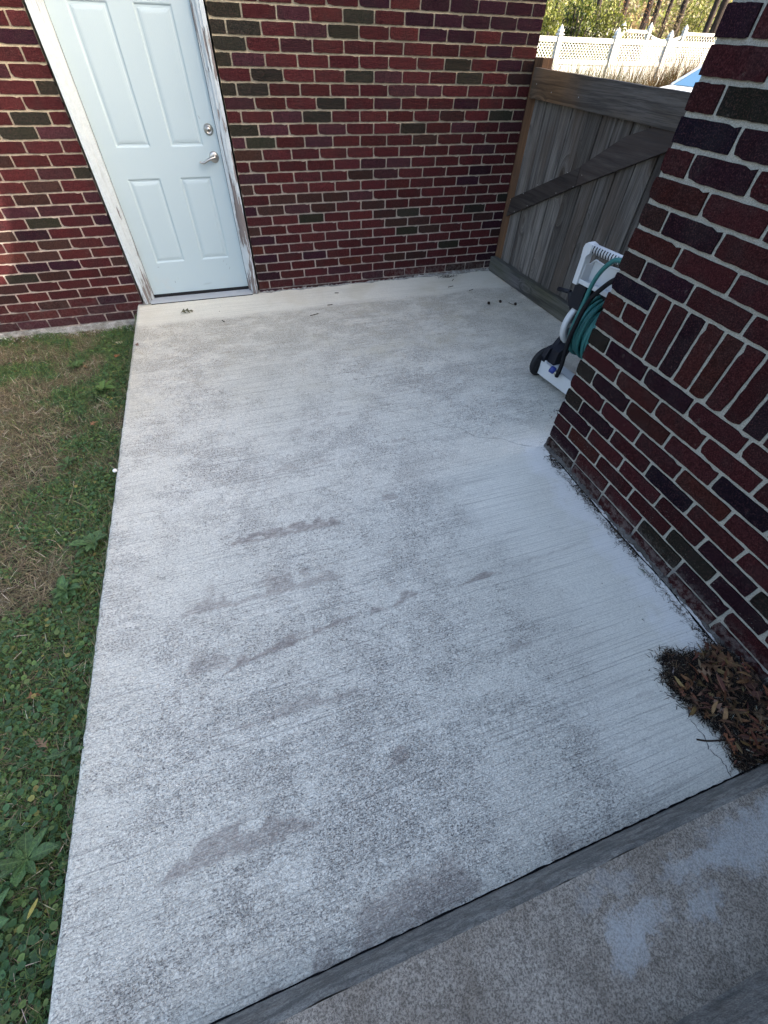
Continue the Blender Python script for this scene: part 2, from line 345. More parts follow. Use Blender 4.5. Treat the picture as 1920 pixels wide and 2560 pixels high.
M_CARP = simple('pearl_car_paint', (.72, .72, .70), .25, .6, .1, 2, .02, .0)
M_SIDING = simple('house_siding', (.36, .32, .28), .85, .2, 0, 4, .1, .002)

def attr_mat(name, rough=.75, spec=.25, trans=.0):
    n = NT(name, rough, spec); c = n.attr()
    if trans:
        tr = n.add('ShaderNodeBsdfTranslucent', {'Color': c}); mx = n.add('ShaderNodeMixShader', {0: trans, 1: n.b.outputs[0], 2: tr})
        n.t.links.new(mx, n.n['Material Output'].inputs[0])
    return n.out(c)
M_LEAFV = attr_mat('leaf_foliage', .6, .3, .25)
M_DRY = attr_mat('dry_litter', .9, .1)
def soil_mat():
    n = NT('soil', .97, .1); P = n.pos(); a = n.noise(P, 7, 6, .7); b = n.noise(P, 140, 3)
    c = n.mix(n.sstep(a, .35, .65), (.045, .038, .028), (.11, .09, .062)); c = n.mix(n.sstep(b, .4, .6), n.mix(.5, c, (.01, .01, .01)), c)
    return n.out(c, n.bump(n.math('ADD', a, b), .01, 1.))
M_SOIL = soil_mat()
def turf_mat():
    n = NT('distant_turf', .95, .1); P = n.pos(); a = n.noise(P, .9, 6, .7); b = n.noise(P, 40, 3)
    c = n.mix(n.sstep(a, .35, .65), (.05, .055, .02), (.09, .075, .035)); c = n.mix(n.sstep(b, .4, .6), n.mix(.4, c, (.02, .02, .01)), c)
    return n.out(c, n.bump(b, .02, 1.))
M_TURF = turf_mat()
M_ASPH = simple('driveway_gravel', (.13, .12, .105), .95, .1, 0, 60, .35, .006)

# ================================================================== SETTING
# far ground, one sheet to the horizon, hollowed below the patio area
gm = MB(); gm.box(-150, 150, -150, 260, -.6, -.25); gm.obj('ground', M_TURF, kind='structure')
MB().box(2.6, 40, -12, 8.3, -.26, -.10).obj('driveway', M_ASPH, kind='structure')
MB().box(2.6, 60, 8.3, 60, -.27, -.16).obj('verge', M_TURF, kind='structure')

# patio slab with slightly uneven edge
def fnoise(x, y, s, seed=0):           # cheap smooth value noise (numpy)
    r = np.random.default_rng(seed); T = r.random((64, 64)); X = x*s+100; Y = y*s+100
    xi = np.floor(X).astype(int); yi = np.floor(Y).astype(int); fx = X-xi; fy = Y-yi; fx = fx*fx*(3-2*fx); fy = fy*fy*(3-2*fy)
    g = lambda a, b: T[a % 64, b % 64]
    return (g(xi, yi)*(1-fx)+g(xi+1, yi)*fx)*(1-fy)+(g(xi, yi+1)*(1-fx)+g(xi+1, yi+1)*fx)*fy
def smooth01(t): t = np.clip(t, 0, 1); return t*t*(3-2*t)
XL, YB, YF = -1.212, .06, -4.196
gx = np.linspace(XL, 2.3, 440); gy = np.linspace(YF, YB, 560); GX, GY = np.meshgrid(gx, gy, indexing='ij')
wear = np.zeros_like(GX)
for q_, (x0, y0, x1, y1, H, a) in enumerate([(-.72, -2.765, -.11, -2.79, .085, .9), (-.95, -3.075, -.20, -3.085, .14, .62), (-.80, -3.36, -.18, -3.275, .05, .95), (-.20, -3.29, .08, -3.262, .055, .8), (.18, -3.28, .50, -3.262, .042, 1.), (.45, -3.268, .95, -3.22, .014, .5),
                                 (-1.06, -3.895, -.44, -3.90, .09, .72), (-.86, -3.56, -.22, -3.575, .05, .5), (-.29, -3.825, -.17, -3.815, .07, .8), (-.52, -4.20, -.08, -4.185, .11, .7), (-.78, -4.21, -.5, -4.205, .06, .6), (.1, -4.19, .35, -4.19, .07, .45), (-.05, -3.02, .07, -3.01, .045, .7), (.06, -2.71, .17, -2.70, .05, .6),
                                 (-.45, -2.35, -.05, -2.34, .06, .45), (.25, -2.29, .40, -2.285, .05, .5), (-.65, -1.00, -.52, -1.0, .07, .45), (-.9, -3.32, -.7, -3.34, .08, .5), (.28, -3.60, .42, -3.6, .05, .5), (-.3, -2.05, -.2, -2.05, .06, .4), (.0, -1.95, .12, -1.95, .07, .4), (.65, -3.9, .75, -3.9, .04, .4)]):
    L_ = (x1-x0)/2; cx = (x0+x1)/2; cy = (y0+y1)/2; u = GX-cx; v = GY-cy-u*(y1-y0)/(x1-x0)
    v = v+.012*(fnoise(GX, GY, 22, 70+q_)-.5)+.010*(fnoise(GX, GY, 60, 71+q_)-.5)
    tooth = smooth01((.6*fnoise(GX, GX*0+q_*3.7, 7.5, 80+q_)+.4*fnoise(GX, GY, 26, 90+q_)-.30)/.34)
    crisp = q_ in (6, 8, 4); tooth = .55+.45*tooth if crisp else .16+.84*tooth
    ends = smooth01((L_-np.abs(u))/(L_*(.9 if crisp else .45))); h_ = tooth*ends*H+1e-4
    fade = smooth01((h_-v)/.014) if crisp else smooth01((h_*1.15-v)/(h_*.55+.004))
    wear = np.maximum(wear, smooth01((v+.006)/.010)*fade*smooth01(ends*3)*a)
GZ = .0012*np.sin(GX*6)*np.sin(GY*5)+.0010*(fnoise(GX, GY, 9, 61)-.5); GZ[0, :] -= .006; GZ[1, :] -= .0015
GX[0, :] += .0004*np.sin(gy*48)+.0018*(fnoise(gy, gy*0, 11, 62)-.5)+.0022*(fnoise(gy, gy*0, 40, 63)-.5)
idx = np.arange(GX.size).reshape(GX.shape); top_n = GX.size
V = np.concatenate([np.stack([GX, GY, GZ], -1).reshape(-1, 3), np.stack([GX[0]-.002, gy, np.full_like(gy, -.25)], -1)]); sid = top_n+np.arange(len(gy))
Fq = np.concatenate([np.stack([idx[:-1, :-1], idx[1:, :-1], idx[1:, 1:], idx[:-1, 1:]], -1).reshape(-1, 4), np.stack([idx[0, 1:], sid[1:], sid[:-1], idx[0, :-1]], -1)])
me = np_mesh('patio_slab', V, Fq, smooth=True)
at_ = me.color_attributes.new('Wear', 'FLOAT_COLOR', 'POINT'); wv = np.concatenate([wear.reshape(-1), np.zeros(len(gy))]); at_.data.foreach_set('color', np.repeat(wv[:, None], 4, 1).astype(np.float32).ravel())
slab = tag(link('patio_slab', me, M_CONC), kind='structure')
# hairline crack from the wall corner, broken chip at the back-left corner
def ribbon(pts, wdt, z, mat, name, parent, jt=.004, k_=7):
    m = MB(); vs = []; pts = smooth_path([(x, y, 0) for x, y in pts], k_)
    for i, p in enumerate(pts):
        t = (pts[min(i+1, len(pts)-1)]-pts[max(i-1, 0)]).normalized(); s_ = Vector((-t.y, t.x, 0))
        j = Vector((random.uniform(-jt, jt), random.uniform(-jt, jt), 0)); wd = wdt*random.uniform(.35, 1.3)*(1 if 2 < i < len(pts)-3 else .3)
        vs += [p+j+s_*wd+Vector((0, 0, z)), p+j-s_*wd+Vector((0, 0, z))]
    m.add(vs, [(2*i, 2*i+1, 2*i+3, 2*i+2) for i in range(len(pts)-1)]); return m.obj(name, mat, parent)
M_CRACK = simple('crack_shadow', (.15, .14, .13), .95, .1)
ribbon([(1.125, -2.589), (.984, -2.511), (.896, -2.429), (.765, -2.375), (.709, -2.268), (.618, -2.234), (.527, -2.134), (.453, -2.049), (.30, -1.97)], .0010, .0022, M_CRACK, 'crack', slab)
ribbon([(.79, -4.196), (.80, -4.15), (.785, -4.11), (.80, -4.06), (.79, -4.0)], .002, .0022, M_CRACK, 'crack', slab)
ribbon([(1.117, -2.56), (1.112, -2.9), (1.108, -3.2), (1.118, -3.5), (1.112, -3.8), (1.12, -4.15)], .005, .0022, M_DARK, 'crack', slab)
ribbon([(2.3, -4.195), (1.1, -4.195), (.1, -4.1955), (-1.2, -4.197)], .0022, .0025, M_DARK, 'joint', slab, .0007, 60)
mp = MB(); pts = [(-1.205, .0), (-1.205, -.012), (-1.17, -.028), (-1.12, -.02), (-1.08, -.008), (-1.10, 0)]
mp.add([(x, y, .0035+.003*random.random()) for x, y in pts]+[(-1.14, -.010, .010)], [(i, (i+1) % 6, 6) for i in range(6)]); mp.obj('corner_chip', M_FOUND, slab)

# steps at the camera's feet
def slope(name, y0, y1, z0, z1, mat, x0=-1.3, x1=2.3):
    m = bmesh.new(); nx, ny = 120, 14; g = [[m.verts.new((x0+(x1-x0)*i/nx, y0+(y1-y0)*j/ny, z1+random.uniform(-.0012, .0012))) for j in range(ny+1)] for i in range(nx+1)]
    for i in range(nx):
        for j in range(ny): m.faces.new((g[i][j], g[i+1][j], g[i+1][j+1], g[i][j+1]))
    me = bpy.data.meshes.new(name); m.to_mesh(me); m.free()
    for p in me.polygons: p.use_smooth = True
    return me
steps = tag(link('entry_steps', None), 'aged brown grey concrete steps with a trowelled riser in front of the patio', 'steps')
def riser_mesh(yt, yb, z0, z1, x0=-1.3, x1=2.3):
    n = 160; vs = []; k = 6
    for i in range(n+1):
        x = x0+(x1-x0)*i/n; wv = .003*math.sin(x*9)+.002*math.sin(x*31)
        for j in range(k+1):
            t = j/k; yy = yb+(yt-yb)*t-(.010*(t**6)); vs.append((x, yy+wv*t+random.uniform(-.0006, .0006), z0+(z1-z0)*t-(.004 if j == k else 0)))
    m = MB(); m.add(vs, [(i*(k+1)+j, (i+1)*(k+1)+j, (i+1)*(k+1)+j+1, i*(k+1)+j+1) for i in range(n) for j in range(k)], True); return m
link('tread', slope('tread', -4.50, -4.222, .178, .178, M_STEP), M_STEP, steps)
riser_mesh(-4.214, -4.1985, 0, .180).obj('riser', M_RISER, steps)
link('tread', slope('tread', -6.2, -4.505, .35, .35, M_STEP), M_STEP, steps)
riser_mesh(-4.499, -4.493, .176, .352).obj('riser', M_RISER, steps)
MB().box(-1.295, 2.29, -6.2, -4.51, -.25, .345).box(-1.295, 2.29, -4.51, -4.225, -.25, .172).obj('step_core', M_STEP, steps)

# ------------------------------------------------------------------ lawn
def fnoise(x, y, s, seed=0):           # cheap smooth value noise (numpy)
    r = np.random.default_rng(seed); T = r.random((64, 64)); X = x*s+100; Y = y*s+100
    xi = np.floor(X).astype(int); yi = np.floor(Y).astype(int); fx = X-xi; fy = Y-yi; fx = fx*fx*(3-2*fx); fy = fy*fy*(3-2*fy)
    g = lambda a, b: T[a % 64, b % 64]
    return (g(xi, yi)*(1-fx)+g(xi+1, yi)*fx)*(1-fy)+(g(xi, yi+1)*(1-fx)+g(xi+1, yi+1)*fx)*fy
def lawn_z(x, y):
    return -.045-.12*np.clip((y+1.6)/1.6, 0, 1)**1.5+.018*(fnoise(x, y, 4, 3)-.5)+.012*(fnoise(x, y, 13, 4)-.5)-.02*np.clip((x+1.30)/.09, 0, 1)
gx = np.linspace(-6, -1.213, 110); gy = np.linspace(-7, .02, 150); GX, GY = np.meshgrid(gx, gy, indexing='ij'); GZ = lawn_z(GX, GY)-.012
idx = np.arange(GX.size).reshape(GX.shape)
me = np_mesh('lawn', np.stack([GX, GY, GZ], -1).reshape(-1, 3), np.stack([idx[:-1, :-1], idx[1:, :-1], idx[1:, 1:], idx[:-1, 1:]], -1).reshape(-1, 4), smooth=True)
tag(link('lawn', me, M_SOIL), kind='structure')

def green_mask(x, y):
    g = .55*fnoise(x, y, 2.6, 11)+.45*fnoise(x, y, 8, 12)
    g = .165+g*.92+.26*np.clip((x+1.62)/.35, 0, 1)+.14*np.clip((-3.1-y)/.5, 0, 1)+.12*np.clip((y+.75)/.5, 0, 1)-.14-.25*np.clip(1-np.hypot((x+1.29)/.06, (y+4.0)/.10), 0, 1)-.10*(fnoise(x, y, 14, 15)-.5)
    return g
def scatter(n, x0=-2.75, x1=-1.222, y0=-4.75, y1=-.012): return rng.uniform(x0, x1, n), rng.uniform(y0, y1, n)
def blades(name, x, y, z, L, W, az, tilt, bend, colr, mat):
    n = len(x); d = np.stack([np.cos(az), np.sin(az)], -1); sd_ = np.stack([-np.sin(az), np.cos(az)], -1)
    V = np.zeros((n, 6, 3)); hor = np.zeros(n); ver = np.zeros(n); th = tilt.copy()
    for k in range(3):
        wk = W*(1, .85, .12)[k]
        for s_, q in ((0, 1), (1, -1)):
            V[:, 2*k+s_, 0] = x+d[:, 0]*hor+q*sd_[:, 0]*wk; V[:, 2*k+s_, 1] = y+d[:, 1]*hor+q*sd_[:, 1]*wk; V[:, 2*k+s_, 2] = z+ver
        hor = hor+np.sin(th)*L/2; ver = ver+np.cos(th)*L/2; th = th+bend
    Fq = np.array([[0, 1, 3, 2], [2, 3, 5, 4]])[None]+np.arange(n)[:, None, None]*6
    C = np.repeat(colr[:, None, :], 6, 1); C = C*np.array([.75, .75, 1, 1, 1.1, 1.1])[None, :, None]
    return np_mesh(name, V.reshape(-1, 3), Fq.reshape(-1, 4), C.reshape(-1, 3))
def jit(base, n, a=.25): return np.array(base)[None]*(1+rng.uniform(-a, a, (n, 1)))*(1+rng.uniform(-.08, .08, (n, 3)))
x, y = scatter(150000); g = green_mask(x, y); k = rng.random(len(x)) < np.clip((g-.34)*3.2, .32, 1); x, y, g = x[k], y[k], g[k]; n = len(x)
cg = np.where(rng.random((n, 1)) < .3, jit((.12, .165, .045), n), jit((.060, .115, .038), n))
cg = np.where((rng.random((n, 1)) > np.clip(g*2-.2, 0, 1)[:, None]), jit((.16, .14, .075), n), cg)
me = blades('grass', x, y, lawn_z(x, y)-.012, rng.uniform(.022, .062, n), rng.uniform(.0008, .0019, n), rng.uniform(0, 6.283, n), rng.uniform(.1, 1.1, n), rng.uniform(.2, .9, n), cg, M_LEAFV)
tag(link('grass', me, M_LEAFV), 'short mixed green grass blades over the lawn left of the patio', 'grass', kind='stuff')
x, y = scatter(85000); g = green_mask(x, y); k = rng.random(len(x)) < np.clip((.66-g)*2.6, .24, .85); x, y = x[k], y[k]; n = len(x)
cd_ = np.where(rng.random((n, 1)) < .45, jit((.22, .18, .11), n, .4), jit((.12, .095, .058), n, .4)); cd_ = np.where(rng.random((n, 1)) < .08, jit((.42, .37, .28), n), cd_)
me = blades('dry_grass', x, y, lawn_z(x, y)+rng.uniform(-.012, .010, n), rng.uniform(.03, .085, n), rng.uniform(.0006, .0014, n), rng.uniform(0, 6.283, n), rng.uniform(1.15, 1.6, n), rng.uniform(-.15, .35, n), cd_, M_DRY)
tag(link('dry_grass', me, M_DRY), 'matted straw coloured dead grass between the green patches of lawn', 'dead grass', kind='stuff')
# clover / creeping broadleaf cover: small rounded cupped leaves
x, y = scatter(90000); g = green_mask(x, y)+.10*(fnoise(x, y, 5, 21)-.5); k = rng.random(len(x)) < np.clip((g-.47)*2.6, .0, .42); x, y = x[k], y[k]; n = len(x)
rr = rng.uniform(.0028, .0088, n)*(1+.35*np.clip((-2-y)/2, 0, 1)); az = rng.uniform(0, 6.283, n); tl = rng.uniform(-.55, .55, n); hh = lawn_z(x, y)+rng.uniform(-.004, .024, n)
V = np.zeros((n, 9, 3)); V[:, 0] = np.stack([x, y, hh-.002], -1)
for k8 in range(8):
    a = az+k8*math.pi/4; r_ = rr*(.72 if k8 == 0 else 1)
    V[:, k8+1] = np.stack([x+np.cos(a)*r_, y+np.sin(a)*r_, hh+np.cos(a-az)*np.sin(tl)*r_+.0012], -1)
Fq = np.array([[0, 1+a, 1+(a+1) % 8] for a in range(8)])[None]+np.arange(n)[:, None, None]*9
cc = np.where(rng.random((n, 1)) < .25, jit((.11, .17, .05), n, .2), jit((.050, .105, .040), n, .35)); cc = np.where(rng.random((n, 1)) < .02, jit((.22, .20, .06), n), cc)
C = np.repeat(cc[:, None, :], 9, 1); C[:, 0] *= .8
me = np_mesh('clover', V.reshape(-1, 3), Fq.reshape(-1, 3), C.reshape(-1, 3), 3)
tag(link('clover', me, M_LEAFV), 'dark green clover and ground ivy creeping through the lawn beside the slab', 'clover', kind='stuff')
n = 2600; y = rng.uniform(-4.7, -.15, n); k = fnoise(y, y*.1, 5, 51) > .38; y = y[k]; n = len(y); x = rng.uniform(-1.232, -1.214, n)
me = blades('edge_grass', x, y, np.full(n, -.035), rng.uniform(.03, .062, n), rng.uniform(.0008, .0018, n), rng.normal(0, .9, n), rng.uniform(.1, .7, n), rng.uniform(.3, 1.0, n), np.where(rng.random((n, 1)) < .4, jit((.20, .165, .10), n), jit((.075, .125, .04), n)), M_LEAFV)
tag(link('edge_grass', me, M_LEAFV), 'fringe of grass blades leaning over the left edge of the patio slab', 'grass', kind='stuff')
# soil crumbs and pale grit along the house foundation
def crumbs(name, xs, ys, zs, sz, cols, **k):
    n = len(xs); T = np.array([[1, 0, -.4], [-.5, .87, -.4], [-.5, -.87, -.4], [0, 0, .9]])
    V = np.zeros((n, 4, 3)); a = rng.uniform(0, 6.28, n)
    st = rng.uniform(.5, 1.6, (n, 4, 1))
    for i in range(4):
        t = T[i]; V[:, i, 0] = (t[0]*np.cos(a)-t[1]*np.sin(a)); V[:, i, 1] = (t[0]*np.sin(a)+t[1]*np.cos(a)); V[:, i, 2] = t[2]
    V *= st*sz[:, None, None]; V += np.stack([xs, ys, zs], -1)[:, None]
    Fq = np.array([[0, 1, 3], [1, 2, 3], [2, 0, 3], [0, 2, 1]])[None]+np.arange(n)[:, None, None]*4
    return tag(link(name, np_mesh(name, V.reshape(-1, 3), Fq.reshape(-1, 3), np.repeat(cols[:, None], 4, 1).reshape(-1, 3), 3), M_DRY), **k)
n = 1500; x = rng.uniform(-2.9, -1.22, n); y = -.012-np.abs(rng.normal(0, .05, n)); crumbs('grit', x, y, lawn_z(x, y)+rng.uniform(0, .012, n), rng.uniform(.002, .007, n), np.where(rng.random((n, 1)) < .5, jit((.38, .36, .33), n), jit((.10, .08, .06), n)), label='pale crumbled mortar grit lying under the foundation of the door wall', cat='grit', kind='stuff')

# ================================================================== BRICKWORK
BC = dict(r=(.092, .022, .024), d=(.040, .014, .025), o=(.036, .038, .027), b=(.062, .031, .026), p=(.072, .027, .034), k=(.014, .011, .024), n=(.10, .028, .022))
def brick_base(kind, seed):            # unit brick, front ring jagged; x in [0,1], z in [0,1]
    r_ = random.Random(seed); pts = []
    nxp, nzp = (10, 3)
    for i in range(nxp): pts.append([i/nxp, 0])
    for i in range(nzp): pts.append([1, i/nzp])
    for i in range(nxp): pts.append([1-i/nxp, 1])
    for i in range(nzp): pts.append([0, 1-i/nzp])
    out = []
    for i_, (px, pz) in enumerate(pts):
        jx = r_.uniform(-1, 1)*.007; jz = r_.uniform(-1, 1)*.020
        if (px in (0, 1)) and (pz in (0, 1)): px = px+(.006 if px == 0 else -.006); pz = pz+(.018 if pz == 0 else -.018)
        if seed % 3 == 0 and i_ in (0, 1): jx, jz = .03 if i_ == 0 else 0, .07
        if seed % 4 == 1 and i_ in (14,): jx, jz = .0, -.09
        out.append((px+jx, pz+jz))
    n = len(out); vs = [(a, 0, b) for a, b in out]+[(a, .03, b) for a, b in out]
    me = bpy.data.meshes.new('brick'); me.from_pydata(vs, [], [tuple(range(n))]+[(i, i+n, (i+1) % n+n, (i+1) % n) for i in range(n)]); me.update()
    me.materials.append(M_BRICK); return me
BV = [brick_base('s', 100+i) for i in range(10)]
def project(v):
    d = Vector(v)-CAM; z = d.dot(fw)
    if z < .05: return None
    return (960+F_PX*d.dot(RT)/z, 1280-F_PX*d.dot(UP)/z)
def lay(root, items, toworld, maxn=300, tone=1.):
    """items (x0,x1,z0,z1,code,vert). The ones showing largest become brick objects, the rest one joined part."""
    sc = []
    for it in items:
        x0, x1, z0, z1, c, _ = it; P = [project(toworld(a, b)) for a, b in ((x0, z0), (x1, z0), (x1, z1), (x0, z1))]
        if None in P: sc.append(0); continue
        A = abs(sum(P[i][0]*P[(i+1) % 4][1]-P[(i+1) % 4][0]*P[i][1] for i in range(4)))/2
        cx = sum(p[0] for p in P)/4; cy = sum(p[1] for p in P)/4; inside = any(-5 < p[0] < 1925 and -5 < p[1] < 2565 for p in P)
        sc.append(A if inside else 0)
    order = sorted(range(len(items)), key=lambda i: -sc[i]); keep = set(i for i in order[:maxn] if sc[i] > 0)
    V = []; Fc = []; Cc = []
    for i, it in enumerate(items):
        x0, x1, z0, z1, c, vert = it; me = BV[i*7 % 10 if not vert else (i*3) % 10]
        base = BC[c]; q = random.uniform(.78, 1.25)*tone; colr = tuple(b*q*random.uniform(.93, 1.07) for b in base)
        yj = random.uniform(-.0022, .0014)
        if i in keep:
            o = bpy.data.objects.new('brick', me); col.objects.link(o); o.parent = root; o.color = (*colr, 1)
            if vert: o.location = (x1, yj, z0); o.rotation_euler = (0, -math.pi/2, 0); o.scale = (z1-z0, 1, x1-x0)
            else: o.location = (x0, yj, z0); o.scale = (x1-x0, 1, z1-z0); o.rotation_euler = (0, random.uniform(-.004, .004), 0)
        else:
            b0 = len(V); V += [(x0+(x1-x0)*v.co.x, v.co.y+yj, z0+(z1-z0)*v.co.z) for v in me.vertices]
            Fc += [tuple(k+b0 for k in p.vertices) for p in me.polygons]; Cc += [(*colr, 1)]*len(me.vertices)
    if V:
        me = bpy.data.meshes.new('bricks_beyond'); me.from_pydata(V, [], Fc); me.update()
        a = me.color_attributes.new('Col', 'FLOAT_COLOR', 'POINT'); a.data.foreach_set('color', np.array(Cc, np.float32).ravel())
        tag(link('outer_bricks', me, M_BRICK_A, root), kind='stuff')

# ---- the house wall with the door (front face y = 0)
CH, BM, JT = .06773, .21262, .0105
Z0 = .0257
house = empty('brick_house', (0, 0, 0), label='red and olive brick house wall with a white panelled door opening on the patio', cat='house')
WX1, DL, DR, ZTOP = 2.122, -1.172, -.199, 2.62
mw = MB()
mw.box(DR, WX1-.004, .0055, .20, -.10, ZTOP).box(-7., DL, .0055, .20, -.118, ZTOP).box(DL, DR, .0055, .20, 2.10, ZTOP)
mw.obj('mortar_wall', M_MORTAR, house)
rows_r = {24: 'rrrrrdrddddd', 23: 'orprorddddd', 22: 'oorporrddrddd', 21: 'orprrrrrrdr', 20: 'oprrrrrrordbb', 19: 'rorroprrorb', 18: 'oorrrrpprrrr', 17: 'prrorprrdrr', 16: 'rrporrrrbrop', 15: 'oprprrorprp', 14: 'porprrrbrrrr', 13: 'brrrrrrrrpr', 12: 'rrrrrpprrrrr', 11: 'prrrbprrrdr', 10: 'brrrrrrrrdrr', 9: 'rbbbprrrrrr', 8: 'dbpbrbrrrrro', 7: 'rrorrborrorr', 6: 'brrrrrbbrrbdd', 5: 'drrrrrobrrdb', 4: 'nrrrrrrrrrrbd', 3: 'drdrrrrrorrd', 2: 'brrrnrbbrrrdd', 1: 'drrprrrrrrdk', 0: 'nrrrrprrrbbd', 25: 'ddddddddddd'}
rows_l = {23: 'rdrrbr', 22: 'rrdbor', 21: 'drbrrr', 20: 'rrrorr', 19: 'rprrbr', 18: 'orrbrr', 17: 'rrrbrr', 16: 'rorrbr', 15: 'porrrr', 14: 'rrrbrr', 13: 'rrbrrr', 12: 'oprrrb', 11: 'rbrprr', 10: 'prbrrr', 9: 'rpprrr', 8: 'drorrb', 7: 'rrdbrr', 6: 'prbrrr', 5: 'rrbnrr', 4: 'brddrr', 3: 'rrborr', 2: 'prrrbr', 1: 'nrrrbr', 0: 'rdrbrr', -1: 'rprrrr', -2: 'pppppp'}
items = []
def pick(): return random.choices('rrrrrrdbpo', k=1)[0]
for J in range(-2, 38):
    z0 = Z0+J*CH+JT/2; z1 = z0+CH-JT
    # right of the door
    if J >= 0 or True:
        heads = [k for k in range(-1, 12)] if J % 2 else [k-.5 for k in range(0, 12)]
        xs = [DR]+[h*BM for h in heads if DR+.03 < h*BM < WX1-.03]+[WX1]
        cs = rows_r.get(J, '')
        if J >= 0:
            for i in range(len(xs)-1):
                items.append((xs[i]+(0 if i == 0 else JT/2), xs[i+1]-(0 if i == len(xs)-2 else JT/2), z0, z1, cs[i] if i < len(cs) else pick(), False))
        elif J == -1:
            for i in range(len(xs)-1): items.append((xs[i]+(0 if i == 0 else JT/2), xs[i+1]-(0 if i == len(xs)-2 else JT/2), z0, z1, random.choice('rbdp'), False))
    if z0 > 2.13:
        xs = [DL]+[(k+(0 if J % 2 else .5))*BM for k in range(-6, 0) if DL+.03 < (k+(0 if J % 2 else .5))*BM < DR-.03]+[DR]
        for i in range(len(xs)-1): items.append((xs[i]+JT/2, xs[i+1]-JT/2, z0, z1, pick(), False))
    # left of the door (read away from the door)
    if z1 < ZTOP:
        off = 0 if J % 2 == 0 else .5
        xs = [DL]; h = -6+off
        while h > -30: 
            if h*BM+.03 < DL: xs.append(h*BM)
            h -= 1
        cs = rows_l.get(J, '')
        for i in range(len(xs)-1):
            items.append((xs[i+1]+JT/2, xs[i]-(0 if i == 0 else JT/2), z0, z1, cs[i] if i < len(cs) else pick(), False))
items = [it for it in items if it[3] < ZTOP]
lay(house, items, lambda a, b: (a, 0, b), 300, .72)
# foundation with a ragged top, slightly proud
fm = MB(); vs = []; nF = 90
for i in range(nF+1):
    xx = -7+(5.79)*i/nF if i < nF else -1.212
    jz = random.uniform(-.006, .006); vs += [(xx, -.016+random.uniform(-.005, .004), -.118+jz), (xx, .01, -.112+jz), (xx, -.022+random.uniform(-.006, .006), -.165), (xx, -.02, -.3)]
fm.add(vs, [f for i in range(nF) for f in ((4*i, 4*i+4, 4*i+5, 4*i+1), (4*i+2, 4*i+6, 4*i+4, 4*i), (4*i+3, 4*i+7, 4*i+6, 4*i+2))]); fm.obj('foundation', M_FOUND, house)
# roof over the house wall
MB().box(-7.4, 2.5, -.42, 5.2, 2.66, 2.70).obj('soffit', M_SOFFIT, house)
rf = MB(); rf.prism([(-.45, 2.70), (2.6, 4.2), (5.6, 2.70)], -2.55, 7.45, Matrix.Rotation(math.pi/2, 4, 'Z')); rf.obj('roof', M_ROOF, house)
MB().box(-7, 2.118, .205, 5, -.2, 2.655).obj('house_body', M_MORTAR, house)
# mortar fillet and crumbs where the wall meets the slab
vs = []; nF = 150
for i in range(nF+1):
    xx = -.2+2.325*i/nF; a = max(.002, .012+.012*math.sin(i*.31)+random.uniform(-.006, .008)); b = max(.001, .010+random.uniform(-.006, .008)+(.012 if i > 95 else 0))
    vs += [(xx, .004, b), (xx, -a*.5, b*.6), (xx, -a, .0015)]
fl = MB(); fl.add(vs, [f for i in range(nF) for f in ((3*i, 3*i+3, 3*i+4, 3*i+1), (3*i+1, 3*i+4, 3*i+5, 3*i+2))]); fl.obj('mortar_fillet', M_FOUND, house)

# ---- door
gap = MB(); gap.box(DL-.002, DR+.002, .10, .21, -.05, 2.12); gap.obj('door_recess', M_DARK, house)
fr = empty('door_frame', parent_ := (0, 0, 0)); fr.parent = house
JL0, JL1 = -1.153, -1.070; JR0, JR1 = -.289, -.214
def jamb(xo, xi, name):
    s_ = 1 if xi > xo else -1; m = MB()
    def st(a, b, y0, y1):
        x0, x1 = sorted((xo+s_*a, xo+s_*b)); m.box(x0, x1, y0, y1, .004, 2.07)
    wd = abs(xi-xo)
    st(0, .026, -.022, .03); st(.026, .044, -.015, .03); st(.044, .050, -.006, .03); st(.050, wd-.012, .004, .05); st(wd-.012, wd-.0015, .012, .05)
    return m.obj(name, M_FRAME, fr, bevel=.0015)
jamb(JL0, JL1, 'jamb'); jamb(JR1, JR0, 'jamb')
MB().box(JL0, JR1, -.02, .05, 2.062, 2.12).obj('head_casing', M_FRAME, fr)
th = MB(); th.box(-1.103, -.268, -.028, .07, .0015, .018)
th.obj('threshold', M_ALU, fr)
for i in range(5): MB().box(-1.098, -.272, -.021+i*.0125, -.0145+i*.0125, .0195, .0245+.0008*i).obj('threshold_rib', M_ALU, fr)
MB().box(-1.103, -.268, -.0295, -.0275, .0005, .006).obj('threshold_painted_shadow', M_DARK, fr)  # black strip painted in as the thin shadow under the threshold
door = empty('door', (0, .04, 0)); door.parent = house; door['label'] = 'white six panel entry door'
DX0, DX1, DZ0, DZ1 = -1.068, -.2905, .052, 2.06
# leaf as a height-field grid with moulded panels
def panel_h(d):                       # d: distance inside panel edge -> depth (positive = sunk)
    pts = [(0, 0), (.005, .002), (.010, .0065), (.020, .0065), (.0235, .004), (.036, .0015), (.045, .001), (9, .001)]
    for (a, va), (b, vb) in zip(pts, pts[1:]):
        if d <= b: return va+(vb-va)*(d-a)/(b-a)
    return .001
panels = [(-.965, -.745, .283, .822), (-.613, -.395, .283, .822), (-.965, -.745, .990, 1.632), (-.613, -.395, .990, 1.632), (-.965, -.745, 1.745, 1.945), (-.613, -.395, 1.745, 1.945)]
offs = [0, .005, .010, .020, .0235, .036, .045]
gxs = sorted(set([DX0, DX1]+[round(p[0]+o, 5) for p in panels for o in offs]+[round(p[1]-o, 5) for p in panels for o in offs]))
gzs = sorted(set([DZ0, DZ1]+[round(p[2]+o, 5) for p in panels for o in offs]+[round(p[3]-o, 5) for p in panels for o in offs]))
